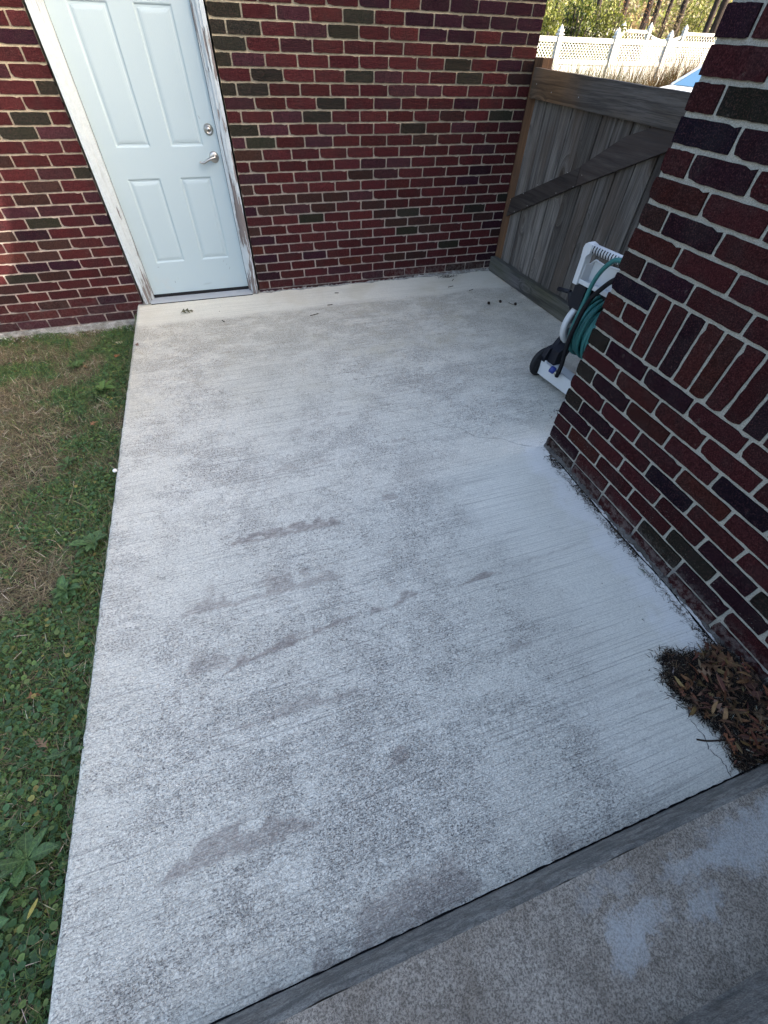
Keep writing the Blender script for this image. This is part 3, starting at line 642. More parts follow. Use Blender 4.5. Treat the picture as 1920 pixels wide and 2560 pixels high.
def dh(x, z):
    for a, b, c, d in panels:
        m_ = min(x-a, b-x, z-c, d-z)
        if m_ >= -1e-6: return panel_h(max(m_, 0))
    return 0
lm = MB(); vs = [(x, dh(x, z), z) for x in gxs for z in gzs]; nz = len(gzs)
lm.add(vs, [(i*nz+j, (i+1)*nz+j, (i+1)*nz+j+1, i*nz+j+1) for i in range(len(gxs)-1) for j in range(nz-1)])
lm.box(DX0, DX1, .010, .045, DZ0, DZ1); lm.box(DX0-.0005, DX0+.001, -.0002, .012, DZ0, DZ1); lm.box(DX1-.001, DX1+.0005, -.0002, .012, DZ0, DZ1)
lm.obj('door_leaf', M_DOOR, door)
MB().box(DX0, DX1, .006, .03, .014, .051).obj('door_sweep', M_BLACK, door)
My = Matrix.Rotation(math.pi/2, 4, 'X')     # local Z -> -Y
hd = MB(); MH = Matrix.Translation((-.342, 0, .930)) @ My
hd.lathe([(0, .012), (.012, .012), (.024, .010), (.031, .006), (.033, 0)], MH, 28)
hd.lathe([(0, .040), (.009, .040), (.0125, .036), (.0125, .008)], MH, 20)
hd.tube(smooth_path([(-.342, -.034, .930), (-.362, -.042, .929), (-.390, -.043, .920), (-.415, -.040, .908), (-.436, -.036, .905), (-.448, -.034, .911)], 5), [.0095]*4+[.0085]*8+[.0072]*8+[.0066]*5+[.005], 10)
hd.obj('door_handle', M_NICKEL, door)
MB().lathe([(0, .0405), (.004, .0405)], MH, 14).obj('key_button', M_BLACK, door)
db = MB(); MD = Matrix.Translation((-.340, 0, 1.078)) @ My
db.lathe([(0, .018), (.010, .018), (.0125, .014), (.0165, .014), (.019, .017), (.021, .016), (.029, .008), (.0325, 0)], MD, 28); db.obj('deadbolt', M_NICKEL, door)
MB().lathe([(0, .0185), (.0052, .0185)], MD, 14).obj('keyway', M_BLACK, door)

# ---- the right-hand wall (front face looks towards -x), same convention in its own frame
TH = .0094
annex = empty('brick_annex', (1.1255, -2.553, 0), -(math.pi/2-TH), label='shade-darkened red brick wall at right with a band of upright bricks and grey joints', cat='house wall')
CH2, HM, JT2 = .07901, .24010, .0135; ZA = .0711
Lw = 4.6
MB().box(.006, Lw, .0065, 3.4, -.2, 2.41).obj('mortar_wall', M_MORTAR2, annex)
ra = {19: 'dr', 18: 'rdr', 17: 'roo', 16: 'kdr', 15: 'rdrr', 14: 'nrrd', 13: 'bdrr', 12: 'nrrd', 11: 'bdrr', 10: 'kdrr', 9: 'nr', 8: 'r', 7: 'oddrrr', 6: 'rnrrr', 5: 'odnrkr', 4: 'rrrnrr', 3: 'odrkrr', 2: 'drrrdo', 1: 'rnrrod', 0: 'drrodr', -1: 'brrrrr'}
items = []
def wx_a(a, b): return (1.1255+a*math.sin(TH), -2.553-a*math.cos(TH), b)
SOL0, SOL1 = 7.94, 10.02   # soldier band, in courses
for J in range(-1, 29):
    z0 = ZA+J*CH2+JT2/2; z1 = z0+CH2-JT2
    half = J in (1, 3, 5, 7, 9, 11, 13, 15, 17, 19) or (J > 19 and J % 2 == 1)
    xs = [.0]+[(k+(.5 if half else 1))*HM for k in range(0, 19)]
    cs = ra.get(J, '')
    if J in (8, 9, 10): xs = ([0, .1125, .2345] if J == 9 else [0, .2345])+([v for v in xs if v > 1.75])
    xs = [v for v in xs if v <= Lw]
    for i in range(len(xs)-1):
        a = xs[i]+(0 if i == 0 else JT2/2); b = xs[i+1]-JT2/2
        if J in (8, 9, 10) and a < 1.6 and b > .3: continue
        items.append((a, b, z0, z1, cs[i] if i < len(cs) else pick(), False))
sx = .2345
for i, c in enumerate('rrdnnrrdrrrdrrrrdrr'):
    items.append((sx+JT2/2, sx+.0795-JT2/2, ZA+8*CH2+JT2/2, ZA+11*CH2-JT2/2, c, True)); sx += .0795
lay(annex, items, wx_a, 300, .38)  # same bricks as the house; lower tone paints in this wall's shade
# body of the wing behind that wall, its roof and an added out-of-view blocker (shade the patio)
MB().box(.20, Lw, .22, 7.5, -.2, 2.40).obj('house_body', M_SIDING, annex)
MB().box(3.3, 9.5, -2.2, 7.5, -.2, 2.40).obj('rear_wing', M_SIDING, annex)
MB().box(3.0, 10, -2.4, 8, 2.44, 2.52).obj('roof', M_ROOF, annex)
MB().box(-.03, 3.0, -.03, 8, 2.41, 2.43).obj('wall_cap', M_SOFFIT, annex)
MA = (Matrix.Translation((1.1255, -2.553, 0)) @ Matrix.Rotation(-(math.pi/2-TH), 4, 'Z')).inverted()
MB().prism([(1.46, 2.40), (7, 2.40), (7, 4.7), (1.85, 4.7), (1.86, 3.08), (1.785, 2.82), (1.66, 2.60)], -2.62, -2.57, MA).obj('sun_patch_blocker', M_SIDING, annex)  # added unseen wall, its edge cut to let the sun patch onto the house
# ragged mortar and soil where the wall meets the slab
vs = []; nF = 150
for i in range(nF+1):
    xx = 0+1.66*i/nF; a = .010+.006*math.sin(i*.23)+random.uniform(-.004, .006); b = .014+random.uniform(-.006, .012)+.008*math.sin(i*.11)
    vs += [(xx, .005, b), (xx, -a*.6, b*.7), (xx, -a, .0015)]
fl = MB(); fl.add(vs, [f for i in range(nF) for f in ((3*i, 3*i+3, 3*i+4, 3*i+1), (3*i+1, 3*i+4, 3*i+5, 3*i+2))]); fl.obj('mortar_fillet', M_GRIME, annex)

# ================================================================== GATE
gang = -math.pi/2+math.atan(.055)
gate = empty('wooden_gate', (2.125, 0, 0), gang, label='weathered grey plank gate with a diagonal brace, hung between the two brick walls', cat='gate')
bx = [.094, .247, .409, .560, .720, .880, 1.022, 1.167, 1.305, 1.452, 1.600, 1.748, 1.896, 2.044, 2.192, 2.340]
def board(pts, y0, y1, mat, name, axis_x, bev=.002):
    return MB().prism(pts, y0, y1).obj(name, mat, gate, bevel=bev)
for i in range(len(bx)-1):
    a, b = bx[i]+.0042, bx[i+1]-.0042; t = random.uniform(-.004, .006); tw = random.uniform(-.002, .002); zt = 1.408+random.uniform(-.012, .010)-.012*i*.9
    n_ = 8; L_ = [(a+random.uniform(-.0002, .0006), .03+(zt-.03)*k/n_) for k in range(n_+1)]; R_ = [(b+random.uniform(-.0006, .0002), .03+(zt-.03)*k/n_) for k in range(n_+1)]
    MB().prism([(a, .03)]+[(b, .03)]+R_[1:]+list(reversed(L_[1:])), .005+t*.9, .024+t).obj('plank', M_PLANK, gate, bevel=.002)
for i in range(1, len(bx)-1): MB().box(bx[i]-.02, bx[i]+.02, .034, .044, .03, 1.35).obj('gap_shade_strip', M_GAPSHADE, gate)  # added dark strips stand in for the shade between planks
def wavy(x0, z0, x1, z1, n_, am): return [(x0+(x1-x0)*k/n_, z0+(z1-z0)*k/n_+random.uniform(-am, am)) for k in range(n_+1)]
board(wavy(.070, 1.252, 2.35, 1.222, 14, .0015)+list(reversed(wavy(.062, 1.414, 2.35, 1.372, 14, .002))), -.038, -.001, M_RAIL, 'top_rail', 0, .003)
board(wavy(.004, .006, 2.35, .004, 14, .001)+list(reversed(wavy(.004, .132, 2.35, .150, 22, .0035))), -.052, -.001, M_SILL, 'bottom_board', 0, .004)
board([(.075, .478), (.852, .848), (.845, .960), (.10, .620)], -.026, -.001, M_BRACE, 'brace', 0)
board([(.857, .850), (1.62, 1.188), (1.78, 1.232), (1.375, 1.238), (1.16, 1.163), (.850, .968)], -.027, -.001, M_BRACE, 'brace', 0)
MN = simple('nail_heads', (.35, .34, .33), .5, .5, .8)
for X, Z in [(.732, .909), (.566, .838), (.414, .774), (.256, .685), (.09, .609), (.186, .541), (.349, .619), (.665, .771), (.834, .843), (.888, .922), (.13, 1.33), (.33, 1.30), (.64, 1.30)]:
    MB().lathe([(0, .0015), (.003, .001), (.0038, 0)], Matrix.Translation((X, -.026 if Z < 1.2 else -.038, Z)) @ My, 8).obj('nail', MN, gate)
post = tag(MB().box(-.05, .091, .0, .089, -.02, 1.462).obj('gate_post', M_POST, None, bevel=.003, loc=(2.1265, -.002, 0), rot=(0, 0, gang)), 'reddish brown timber post between the brick corner and the grey planks', 'post')

# ================================================================== HOSE REEL CART
s_ = Vector((.14, -.99, 0)).normalized(); t_ = Vector((-s_.y, s_.x, 0)); KS = .9745
OC = Vector((1.463, -1.901, .04))
MC = Matrix(((s_.x, t_.x, 0, OC.x), (s_.y, t_.y, 0, OC.y), (0, 0, 1, OC.z), (0, 0, 0, 1))) @ Matrix.Scale(KS, 4)
cart = empty('hose_reel_cart', label='white and black hose reel cart parked behind the brick corner by the gate', cat='hose reel')
cart.matrix_world = MC            # local X = across the cart (s), Y = back (t), Z = up
# base bar
bb = MB(); bb.prism([(0, -.002), (.0, .060), (.022, .108), (.040, .112), (.048, .100), (.44, .100), (.458, .06), (.458, -.002)], .0, .012)
bb.box(.0, .458, .0, .085, .088, .100).box(.0, .010, .0, .085, .0, .095).box(.448, .458, .0, .085, .0, .095); bb.obj('base_bar', M_WPLAS, cart, bevel=.004)
for sx_ in (-.030, .488):
    Mw = Matrix.Translation((sx_-.022, .045, .062)) @ Matrix.Rotation(math.pi/2, 4, 'Y')
    wh = MB().lathe([(.0, .0), (.055, .0), (.058, .006), (.082, .006), (.098, .010), (.103, .018), (.103, .032), (.098, .040), (.082, .044), (.058, .044), (.055, .050), (0, .050)], Mw, 36).obj('wheel', M_BLACK, cart)
    MB().lathe([(0, -.002), (.02, -.002), (.024, .0)], Mw, 16).obj('hub_cap', M_BPLAS, wh)
    th_ = MB()
    for k in range(30):
        a = 2*math.pi*k/30; th_.box(-.003, .003, -.0, .0, 0, 0)
def Mx(x, y, z): return Matrix.Translation((x, y, z)) @ Matrix.Rotation(math.pi/2, 4, 'Y')
# side legs from wheels up to reel axle
def side_leg(x0, x1):
    m = MB(); Mr = Matrix.Rotation(math.pi/2, 4, 'Z')
    poly = [(.000, .095), (.105, .085), (.150, .16), (.215, .30), (.185, .33), (.12, .27), (.085, .235), (.060, .200), (.012, .190), (-.012, .130)]
    m.prism(poly, -x1, -x0, Mr); return m
side_leg(-.006, .030).obj('side_leg', M_BPLAS, cart, bevel=.004); side_leg(.428, .462).obj('side_leg', M_BPLAS, cart, bevel=.004)
rb = MB()
for k in range(3): rb.box(-.010, -.004, .06+k*.026, .066+k*.026, .11, .20)
m = MB(); Mr = Matrix.Rotation(math.pi/2, 4, 'Z')
m.prism([(.02, .10), (.10, .095), (.20, .36), (.165, .38), (.10, .23), (.03, .19)], -.095, -.028, Mr); m.obj('leg_housing', M_BPLAS, cart, bevel=.004)
# reel: flanges, drum
AX = (.185, .345)   # axle (t, z)
for sx_, nm in ((.048, 'flange'), (.40, 'flange')):
    fl_ = MB(); Mf = Mx(sx_, AX[0], AX[1])
    # ring rim
    pr = [(.112, -.012), (.120, -.024), (.134, -.028), (.146, -.020), (.150, .0), (.144, .012), (.126, .014), (.112, .008), (.112, -.012)]
    fl_.lathe(pr, Mf, 48).lathe([(.0, -.012), (.035, -.012), (.042, -.004), (.048, .004), (.048, .008), (0, .008)], Mf, 24)
    for k in range(8):
        a = 2*math.pi*k/8; Mk = Mf @ Matrix.Rotation(a, 4, 'Z'); fl_.box(.040, .134, -.014, .014, -.004, .006, Mk)
    fl_.obj(nm, M_WPLAS, cart)
    MB().lathe([(.045, .004), (.13, .004)], Mf, 36).obj('flange_web', simple('grey_plastic', (.20, .22, .24), .5, .3), cart)
MB().lathe([(.055, .0), (.055, .34)], Mx(.054, *AX), 24).obj('drum', M_BPLAS, cart)
# handle frame
hf = MB()
HP = [(.012, .085, .595), (.002, .072, .70), (-.008, .055, .765), (.002, .048, .79), (.03, .046, .798)]
hf.box(-.014, .022, .05, .10, .588, .735).prism([(-.012, .73), (.022, .73), (.024, .745), (.042, .762), (.042, .806), (.008, .812), (-.010, .800), (-.016, .78)], .046, .098)
hf.obj('handle_side', M_WPLAS, cart, bevel=.006); hf = MB(); hf.box(.436, .472, .05, .10, .588, .735).prism([(.436, .73), (.470, .73), (.474, .78), (.468, .80), (.45, .812), (.416, .806), (.416, .762), (.434, .745)], .046, .098)
hf.obj('handle_side', M_WPLAS, cart, bevel=.006)
gr = MB(); gr.tube([(.035, .072, .786), (.424, .072, .786)], .0235, 16)
gr.obj('grip', M_WPLAS, cart)
for k in range(19): MB().tube([(.056+k*.0195, .072-.0245*math.cos(a), .786+.0245*math.sin(a)) for a in [q*.22-.75 for q in range(8)]], .0032, 6).obj('grip_slot', M_BPLAS, cart)
# tray (open storage bin)
tr = MB()
tr.box(.020, .440, .135, .142, .60, .712).box(.016, .442, .070, .142, .595, .602).box(.018, .026, .068, .142, .60, .70).box(.434, .442, .068, .142, .60, .70)
tr.prism([(.016, .598), (.442, .598), (.442, .622), (.016, .622)], .062, .070)
tr.obj('tray', M_WPLAS, cart, bevel=.003)
MB().tube(smooth_path([(.018, .120, .695), (.034, .130, .716), (.06, .136, .712), (.11, .139, .708), (.20, .139, .718), (.44, .139, .718)], 6), .0055, 8).obj('tray_rim', M_WPLAS, cart)
MB().box(.04, .42, .175, .195, .43, .594).box(-.002, .085, .070, .19, .455, .594).obj('frame_panel', M_BPLAS, cart, bevel=.004)
MB().box(.000, .030, .13, .19, .30, .51).box(.430, .460, .13, .19, .30, .51).obj('frame_upright', M_BPLAS, cart, bevel=.004)
# crank
ck_ = MB(); ck_.tube(smooth_path([(-.004, .15, .37), (-.010, .13, .42), (-.034, .12, .47), (-.052, .12, .512)], 5), [.017]*8+[.021]*8, 10); ck_.tube([(.03, .185, .345), (-.004, .15, .365)], .012, 10)
ck_.tube([(-.060, .12, .508), (-.162, .12, .490)], .0125, 12); ck_.obj('crank', M_BPLAS, cart)

# garden hose (teal), wound on the drum, its tail looped up to the grip
hose = empty('garden_hose', label='teal garden hose coiled on the reel with its tail hooked over the white grip', cat='hose')
hose.matrix_world = MC
pts = []; turns = 10
for k in range(turns*24+1):
    a = 2*math.pi*k/24; lay_ = k/(turns*24); rr_ = .150+.012*math.sin(a*.37)+.004*math.sin(a*1.3)
    pts.append((.115+.025*lay_*turns+.004*math.sin(a*2.1), AX[0]+rr_*math.cos(a), AX[1]+rr_*math.sin(a)*1.12+.012))
MB().tube(pts, .0118, 8).obj('hose_coil', M_TEAL, hose)
pts = []
for k in range(8*24+1):
    a = 2*math.pi*k/24; pts.append((.10+.030*k/24+.004*math.sin(a*1.7), AX[0]+.125*math.cos(a), AX[1]+.128*math.sin(a)+.01))
MB().tube(pts, .0118, 6).obj('hose_coil', M_TEAL, hose)
MB().tube([(p[0]+.21, AX[0]+(p[1]-AX[0])*1.0, p[2]) for p in pts[:100]], .010, 6).obj('hose_coil', M_TAN, hose)
tail = smooth_path([(.42, .03, .70), (.36, -.01, .80), (.29, -.028, .815), (.245, -.032, .775), (.212, -.032, .715), (.195, -.03, .65), (.190, -.03, .58), (.180, -.028, .50), (.168, -.02, .44), (.15, -.0, .37), (.14, .03, .29), (.14, .09, .232), (.15, .16, .215)], 7)
MB().tube(tail, .0125, 10).obj('hose_tail', M_TEAL, hose)
bh = tag(MB().tube(smooth_path([(.44, .05, .775), (.37, -.01, .762), (.315, -.03, .722), (.268, -.032, .665), (.228, -.034, .60), (.206, -.036, .52), (.196, -.036, .44), (.186, -.034, .36), (.188, -.03, .26), (.198, -.03, .18), (.200, -.034, .12), (.196, -.034, .088)], 7), .0135, 10).obj('leader_hose', M_BHOSE, None), 'black leader hose arching down in front of the teal coils to the white base', 'hose'); bh.matrix_world = MC
cp = empty('hose_coupling', label='blue hose coupling with a dull metal end resting on the white base bar', cat='hose coupling'); cp.matrix_world = MC
Mc = Matrix.Translation((.150, -.035, .110)) @ Matrix.Rotation(R(115), 4, 'Y') @ Matrix.Rotation(R(-35), 4, 'X')
b_ = MB().lathe([(.014, -.022), (.020, -.020), (.0225, -.016), (.0225, .010), (.020, .014), (.016, .016)], Mc, 24).obj('collar', M_BLUE, cp)
MB().lathe([(.0, .004), (.006, .004), (.006, .008), (.012, .008), (.016, .0125), (.0205, .0135)], Mc, 20).obj('swivel_face', M_BRASS, cp)
MB().tube([(.155, -.03, .112), (.196, -.034, .092)], .0115, 12).obj('connector', M_BRASS, cp)

# ================================================================== LEAVES, TWIGS, WEEDS
def leaf_mesh(seed, kind='oak'):
    r_ = random.Random(seed); n = 19; mid = []; vs = []; c1, c2, c3 = r_.uniform(-1, 1), r_.uniform(-1.2, 1.2), r_.uniform(.4, 1.6)*r_.choice((-1, 1))
    for i in range(n):
        t = i/(n-1); env = math.sin(math.pi*min(1, t*1.06))**.7
        if kind == 'oak': w = .035+.30*env*max(.03, (.5+.5*math.cos((t*3.4+.08)*2*math.pi)))**1.5*(1-.25*t)
        else: w = .10*env
        if t < .08: w = .012
        cz = .10*c1*math.sin(t*math.pi)+.05*c2*math.sin(t*2*math.pi); cy = .06*c2*math.sin(t*math.pi)
        vs += [(t, w+cy, cz+c3*w*w*1.3), (t, cy, cz), (t, -w+cy, cz+c3*w*w*1.1)]
        if kind == 'oak' and 0 < i < n-1:   # lobes sweep forward
            s_w = w*.45; vs[-3] = (t+s_w, w+cy, cz+c3*w*w*1.3); vs[-1] = (t+s_w, -w+cy, cz+c3*w*w*1.1)
    fs = [f for i in range(n-1) for f in ((3*i, 3*i+1, 3*i+4, 3*i+3), (3*i+1, 3*i+2, 3*i+5, 3*i+4))]
    me = bpy.data.meshes.new('leaf'); me.from_pydata(vs, [], fs); me.update()
    for p in me.polygons: p.use_smooth = True
    return me
def leaf_mat():
    n = NT('dead_leaf', .7, .3); o = n.obj(); c = n.objcol(); y = n.add('ShaderNodeSeparateXYZ', {0: o}, 1)
    v = n.sstep(n.math('ABSOLUTE', y), .0, .02, 1, 0); c = n.mix(n.noise(o, 6, 4), n.mix(.4, c, (.02, .012, .01)), c)
    c = n.mix(n.math('MULTIPLY', v, .5), c, (.30, .19, .09)); return n.out(c, n.bump(n.noise(o, 22, 3), .02, .6))
M_LEAF = leaf_mat()
LM = [leaf_mesh(i) for i in range(9)]; LN = [leaf_mesh(20+i, 'willow') for i in range(4)]
for me in LM+LN: me.materials.append(M_LEAF)
def put_leaf(name, me, loc, size, rot, c, parent=None, **k):
    o = bpy.data.objects.new(name, me); col.objects.link(o); o.location = loc; o.scale = (size,)*3; o.rotation_euler = rot; o.color = (*c, 1); o.parent = parent
    return tag(o, **k)
pile = empty('leaf_litter_pile', (.98, -4.02, 0), label='pile of brown oak leaves and dark mulch in the corner between brick wall and step', cat='leaf pile')
def pile_h(x, y):      # world coordinates -> height of heap
    a = np.clip((x-.80)/.30, 0, 1)*np.clip((1.16-x)/.02, 0, 1); b = np.clip((y+4.195)/.05, 0, 1)*np.clip((-3.80-y)/.16, 0, 1)
    return .055*np.sqrt(a*b)
def in_pile(x, y):
    edge = .838+.06*np.clip((y+4.0)/.15, -1, 0)*-1*.5+.05*(fnoise(x, y, 12, 31)-.5)+np.clip((y+3.86)/.05, 0, 1)*.10
    core = (x > edge-.02) & (x < 1.117) & (y > -4.193) & (y < -3.83+.03*(fnoise(x, y, 16, 33)-.5))
    tongue = ((x-.93)/.075)**2+((y+3.845)/.032)**2 < 1
    d2 = (np.hypot((x-.885)/.05, (y+3.81)/.02) < 1)
    return core | tongue | d2
# dark mulch fibres
n = 24000; x = rng.uniform(.66, 1.118, n); y = rng.uniform(-4.194, -3.76, n); sp_ = np.where(rng.random(n) < .25, .022, .007); k = in_pile(x+rng.normal(0, 1, n)*sp_, y+rng.normal(0, 1, n)*sp_); x, y = x[k], np.clip(y[k], -4.19, 9); x = np.minimum(x, 1.112); n = len(x)
cm = np.where(rng.random((n, 1)) < .16, jit((.12, .08, .05), n, .5), jit((.018, .014, .012), n, .5)); cm = np.where(rng.random((n, 1)) < .02, jit((.35, .32, .28), n), cm)
me = blades('mulch', x, y, pile_h(x, y)*rng.uniform(.1, 1.0, n)+.002, rng.uniform(.008, .035, n), rng.uniform(.0005, .0016, n), rng.uniform(0, 6.283, n), rng.uniform(1.1, 1.62, n), rng.uniform(-.3, .3, n), cm, M_DRY)
o = tag(link('mulch', me, M_DRY, pile), kind='stuff'); o.matrix_parent_inverse = Matrix.Translation((-.98, 4.02, 0))
LC = [(.17, .075, .032), (.20, .095, .042), (.11, .045, .025), (.17, .095, .05), (.09, .045, .028), (.27, .165, .09), (.13, .042, .028)]
cnt = 0; tries = 0
while cnt < 240 and tries < 9000:
    tries += 1
    x = random.uniform(.82, 1.11); y = random.uniform(-4.18, -3.80)
    if not bool(in_pile(np.array(x), np.array(y))) or (x < .93 and y > -3.90): continue
    h = float(pile_h(np.array(x), np.array(y)))*random.uniform(.6, 1.1)+.008
    me = random.choice(LM) if random.random() < .33 else random.choice(LN)
    sz = random.uniform(.03, .075); a = random.uniform(0, 6.28); c = tuple(v*random.uniform(.7, 1.25) for v in random.choice(LC))
    ex = x+sz*math.cos(a); ey = y+sz*math.sin(a)
    if ex > 1.112 or ey < -4.185: continue
    put_leaf('leaf', me, (x-.98, y+4.02, h), sz, (random.uniform(-1.3, 1.3), random.uniform(-.45, .3), a), c, pile); cnt += 1
for (x, y, a, sz, c) in [(1.075, -3.93, 2.1, .10, (.15, .075, .035)), (1.10, -3.99, 2.5, .10, (.17, .085, .04)), (1.02, -3.90, 2.9, .085, (.16, .08, .04)), (1.04, -4.05, 1.2, .10, (.08, .032, .022)), (.98, -4.10, .6, .09, (.12, .08, .045)), (.93, -4.15, -.1, .10, (.07, .035, .026))]:
    put_leaf('leaf', random.choice(LM), (x-.98, y+4.02, .05), sz, (random.uniform(-.3, .3), -.05, a), c, pile)
# single leaves on slab and lawn
put_leaf('oak_leaf', LM[2], (-.875, -.275, .010), .105, (.35, 0, .25), (.11, .11, .06), label='curled olive oak leaf lying on the slab in front of the door', cat='leaf')
put_leaf('red_leaf', LM[5], (-1.180, -.740, .006), .05, (.3, 0, 1.5), (.14, .035, .03), label='small dark red leaf at the left edge of the slab', cat='leaf')
put_leaf('yellow_leaf', LN[1], (-1.30, -3.86, -.01), .05, (.2, -.2, 1.0), (.42, .38, .10), label='small yellow leaf standing in the clover at the lower left', cat='leaf')
for (px, py, c, a, lab) in [(-1.40, -.42, (.40, .38, .24), .3, 'pale cream star shaped leaf in the grass below the foundation'), (-1.36, -.72, (.30, .10, .04), 1.2, 'orange brown leaf in the grass near the slab corner'), (-1.53, -.83, (.34, .17, .07), 2.0, 'tan leaf lying on dead grass in the middle of the upper lawn'),
                            (-1.44, -3.22, (.22, .11, .055), .4, 'rust brown leaf at the left edge of the lawn'), (-1.33, -3.42, (.26, .17, .10), 2.3, 'folded beige leaf among clover beside the slab'), (-1.40, -1.62, (.28, .14, .07), 1.0, 'small orange leaf scrap on dry grass beside the slab')]:
    put_leaf('fallen_leaf', random.choice(LM), (px, py, float(lawn_z(np.array(px), np.array(py)))+.022), .06, (.3, .1, a), c, label=lab, cat='leaf', group='fallen leaves on the lawn')
M_TWIG = simple('dark_twig', (.03, .022, .018), .9, .1)
def twig(pts, r, name, lab, cat='twig', group='twigs and bits on the patio'):
    return MB().tube(smooth_path([(p[0], p[1], p[2] if len(p) > 2 else .003) for p in pts], 4), r, 6).obj(name, M_TWIG, None, label=lab, cat=cat, group=group)
twig([(.768, -4.07), (.80, -4.085), (.85, -4.10, .008), (.91, -4.12, .012)], .0032, 'twig', 'thin black twig sticking out from the leaf pile towards the slab')
twig([(.137, -.56), (.165, -.555), (.21, -.54)], .003, 'twig', 'short bent twig on the slab, nearest to the door of the three')
twig([(.32, -.40), (.365, -.40)], .003, 'twig', 'short straight twig on the smooth band of the slab')
twig([(.44, -.17), (.475, -.178)], .003, 'twig', 'tiny dark twig close to the middle of the brick wall base')
twig([(1.50, -.30), (1.56, -.285)], .0025, 'twig', 'thin twig on the slab left of the far corner'); twig([(1.60, -.17), (1.63, -.135)], .0028, 'twig', 'short dark twig near the dirt clump in the far corner')
twig([(1.66, -.42), (1.71, -.405)], .0022, 'twig', 'fine twig in front of the gate corner'); twig([(-.56, -.47), (-.545, -.50)], .003, 'twig', 'tiny dark twig on the slab below the oak leaf')
for (x, y, lab) in [(1.706, -.723, 'left one of three dark seed pods on the slab before the gate'), (1.824, -.718, 'middle one of three dark seed pods on the slab before the gate'), (1.930, -.80, 'right one of three dark seed pods, with a stalk, before the gate')]:
    o = empty('seed_pod', (x, y, .008), label=lab, cat='seed pod', group='seed pods by the gate')
    MB().lathe([(0, -.008), (.009, -.004), (.012, .002), (.008, .008), (0, .012)], Matrix.Rotation(.7, 4, 'X') @ Matrix.Scale(1.2, 4), 8).obj('pod', M_TWIG, o)
    if x > 1.9: MB().tube(smooth_path([(-.01, 0, -.003), (-.03, .01, -.002), (-.042, .045, 0)], 4), .0018, 5).obj('stalk', M_TWIG, o)
MB().lathe([(0, -.008), (.010, -.004), (.012, .004), (.006, .010), (0, .011)], Matrix.Translation((-1.222, -2.086, -.004)), 10).obj('white_pebble', simple('pebble', (.7, .69, .66), .6, .3), None, label='small white pebble against the left edge of the slab', cat='pebble')
# dirt lines
def dirt(name, cx, cy, sx_, sy_, n, lab, c0=(.03, .024, .02), s0=.0008, s1=.0035, clipx=None):
    x = cx+rng.normal(0, 1, n)*sx_; y = cy+rng.normal(0, 1, n)*sy_
    if clipx is not None: k = x < clipx; x, y = x[k], y[k]
    y = np.minimum(y, -.006)
    n = len(x); return crumbs(name, x, y, np.full(n, .0025), rng.uniform(s0, s1, n), np.where(rng.random((n, 1)) < .2, jit((.14, .11, .08), n), jit(c0, n)), label=lab, cat='dirt', kind='stuff')
dirt('dirt_clump', 1.60, -.05, .05, .022, 420, 'dark clump of dirt and bits at the far base of the door wall')
dirt('dirt_clump', 1.57, -2.30, .10, .05, 260, 'scraps of dirt on the slab beneath the hose reel', s1=.006)
y = rng.uniform(-4.18, -2.58, 3400); x = 1.112-np.abs(rng.normal(0, .020, len(y)))*(.35+1.1*fnoise(y, y, 3.2, 41)); q = fnoise(y, y*.3, 7, 42) > .33; x, y = x[q], y[q]; n = len(x)
crumbs('dirt_line', x, y, np.full(n, .003), rng.uniform(.0007, .0038, n), np.where(rng.random((n, 1)) < .15, jit((.17, .12, .08), n), jit((.03, .024, .02), n)), label='line of dark crumbs and soil along the foot of the right brick wall', cat='dirt', kind='stuff')
y = rng.uniform(-3.95, -2.7, 700); x = 1.095-np.abs(rng.normal(0, .02, len(y))); n = len(x)
me = blades('needles', x, y, np.full(n, .003), rng.uniform(.008, .028, n), rng.uniform(.0004, .001, n), rng.uniform(0, 6.28, n), rng.uniform(1.4, 1.57, n), np.zeros(n), jit((.05, .035, .025), n, .5), M_DRY); tag(link('needles', me, M_DRY), 'dry needles strewn along the foot of the right brick wall', 'needles', kind='stuff')
n = 260; x = rng.uniform(-1.15, 2.0, n); y = rng.uniform(-4.1, -.1, n); crumbs('crumbs', x, y, np.full(n, .0025), rng.uniform(.0008, .0028, n), jit((.05, .045, .04), n), label='scattered dark specks of grit over the patio slab', cat='grit', kind='stuff')
put_leaf('green_leaf', LN[2], (1.075, -3.47, .008), .045, (.4, 0, 2.2), (.10, .19, .07), label='small green leaf in the dirt at the foot of the right brick wall', cat='leaf')

# broadleaf weeds
def weed_leaf(seed, L, W, arch):
    r_ = random.Random(seed); n = 9; vs = []
    for i in range(n):
        t = i/(n-1); w = W*(math.sin(math.pi*min(1, .04+t*.98))**.8)*(.35+.65*min(1, t*1.6))*(1+.10*r_.uniform(-1, 1)); 
        if t < .15: w = W*.12
        r = L*t; z = arch*math.sin(t*math.pi*.75)*L
        vs += [(r, w, z+w*.35), (r, w*.5, z+w*.02), (r, 0, z-.001), (r, -w*.5, z+w*.02), (r, -w, z+w*.3)]
    fs = [(5*i+k, 5*i+k+1, 5*i+k+6, 5*i+k+5) for i in range(n-1) for k in range(4)]
    me = bpy.data.meshes.new('leaf'); me.from_pydata(vs, [], fs); me.update()
    for p in me.polygons: p.use_smooth = True
    return me
def weed_mat():
    n = NT('weed_leaf', .55, .35); o = n.obj(); c = n.objcol(); y = n.add('ShaderNodeSeparateXYZ', {0: o}, 1)
    v = n.sstep(n.math('ABSOLUTE', y), .0, .0025, 1, 0); c = n.mix(n.sstep(n.noise(o, 90, 5, .7), .3, .7), n.mix(.55, c, (0, 0, 0)), c); c = n.mix(n.math('MULTIPLY', v, .45), c, (.14, .20, .07))
    return n.out(c, n.bump(n.noise(o, 110, 4), .005, 1.))
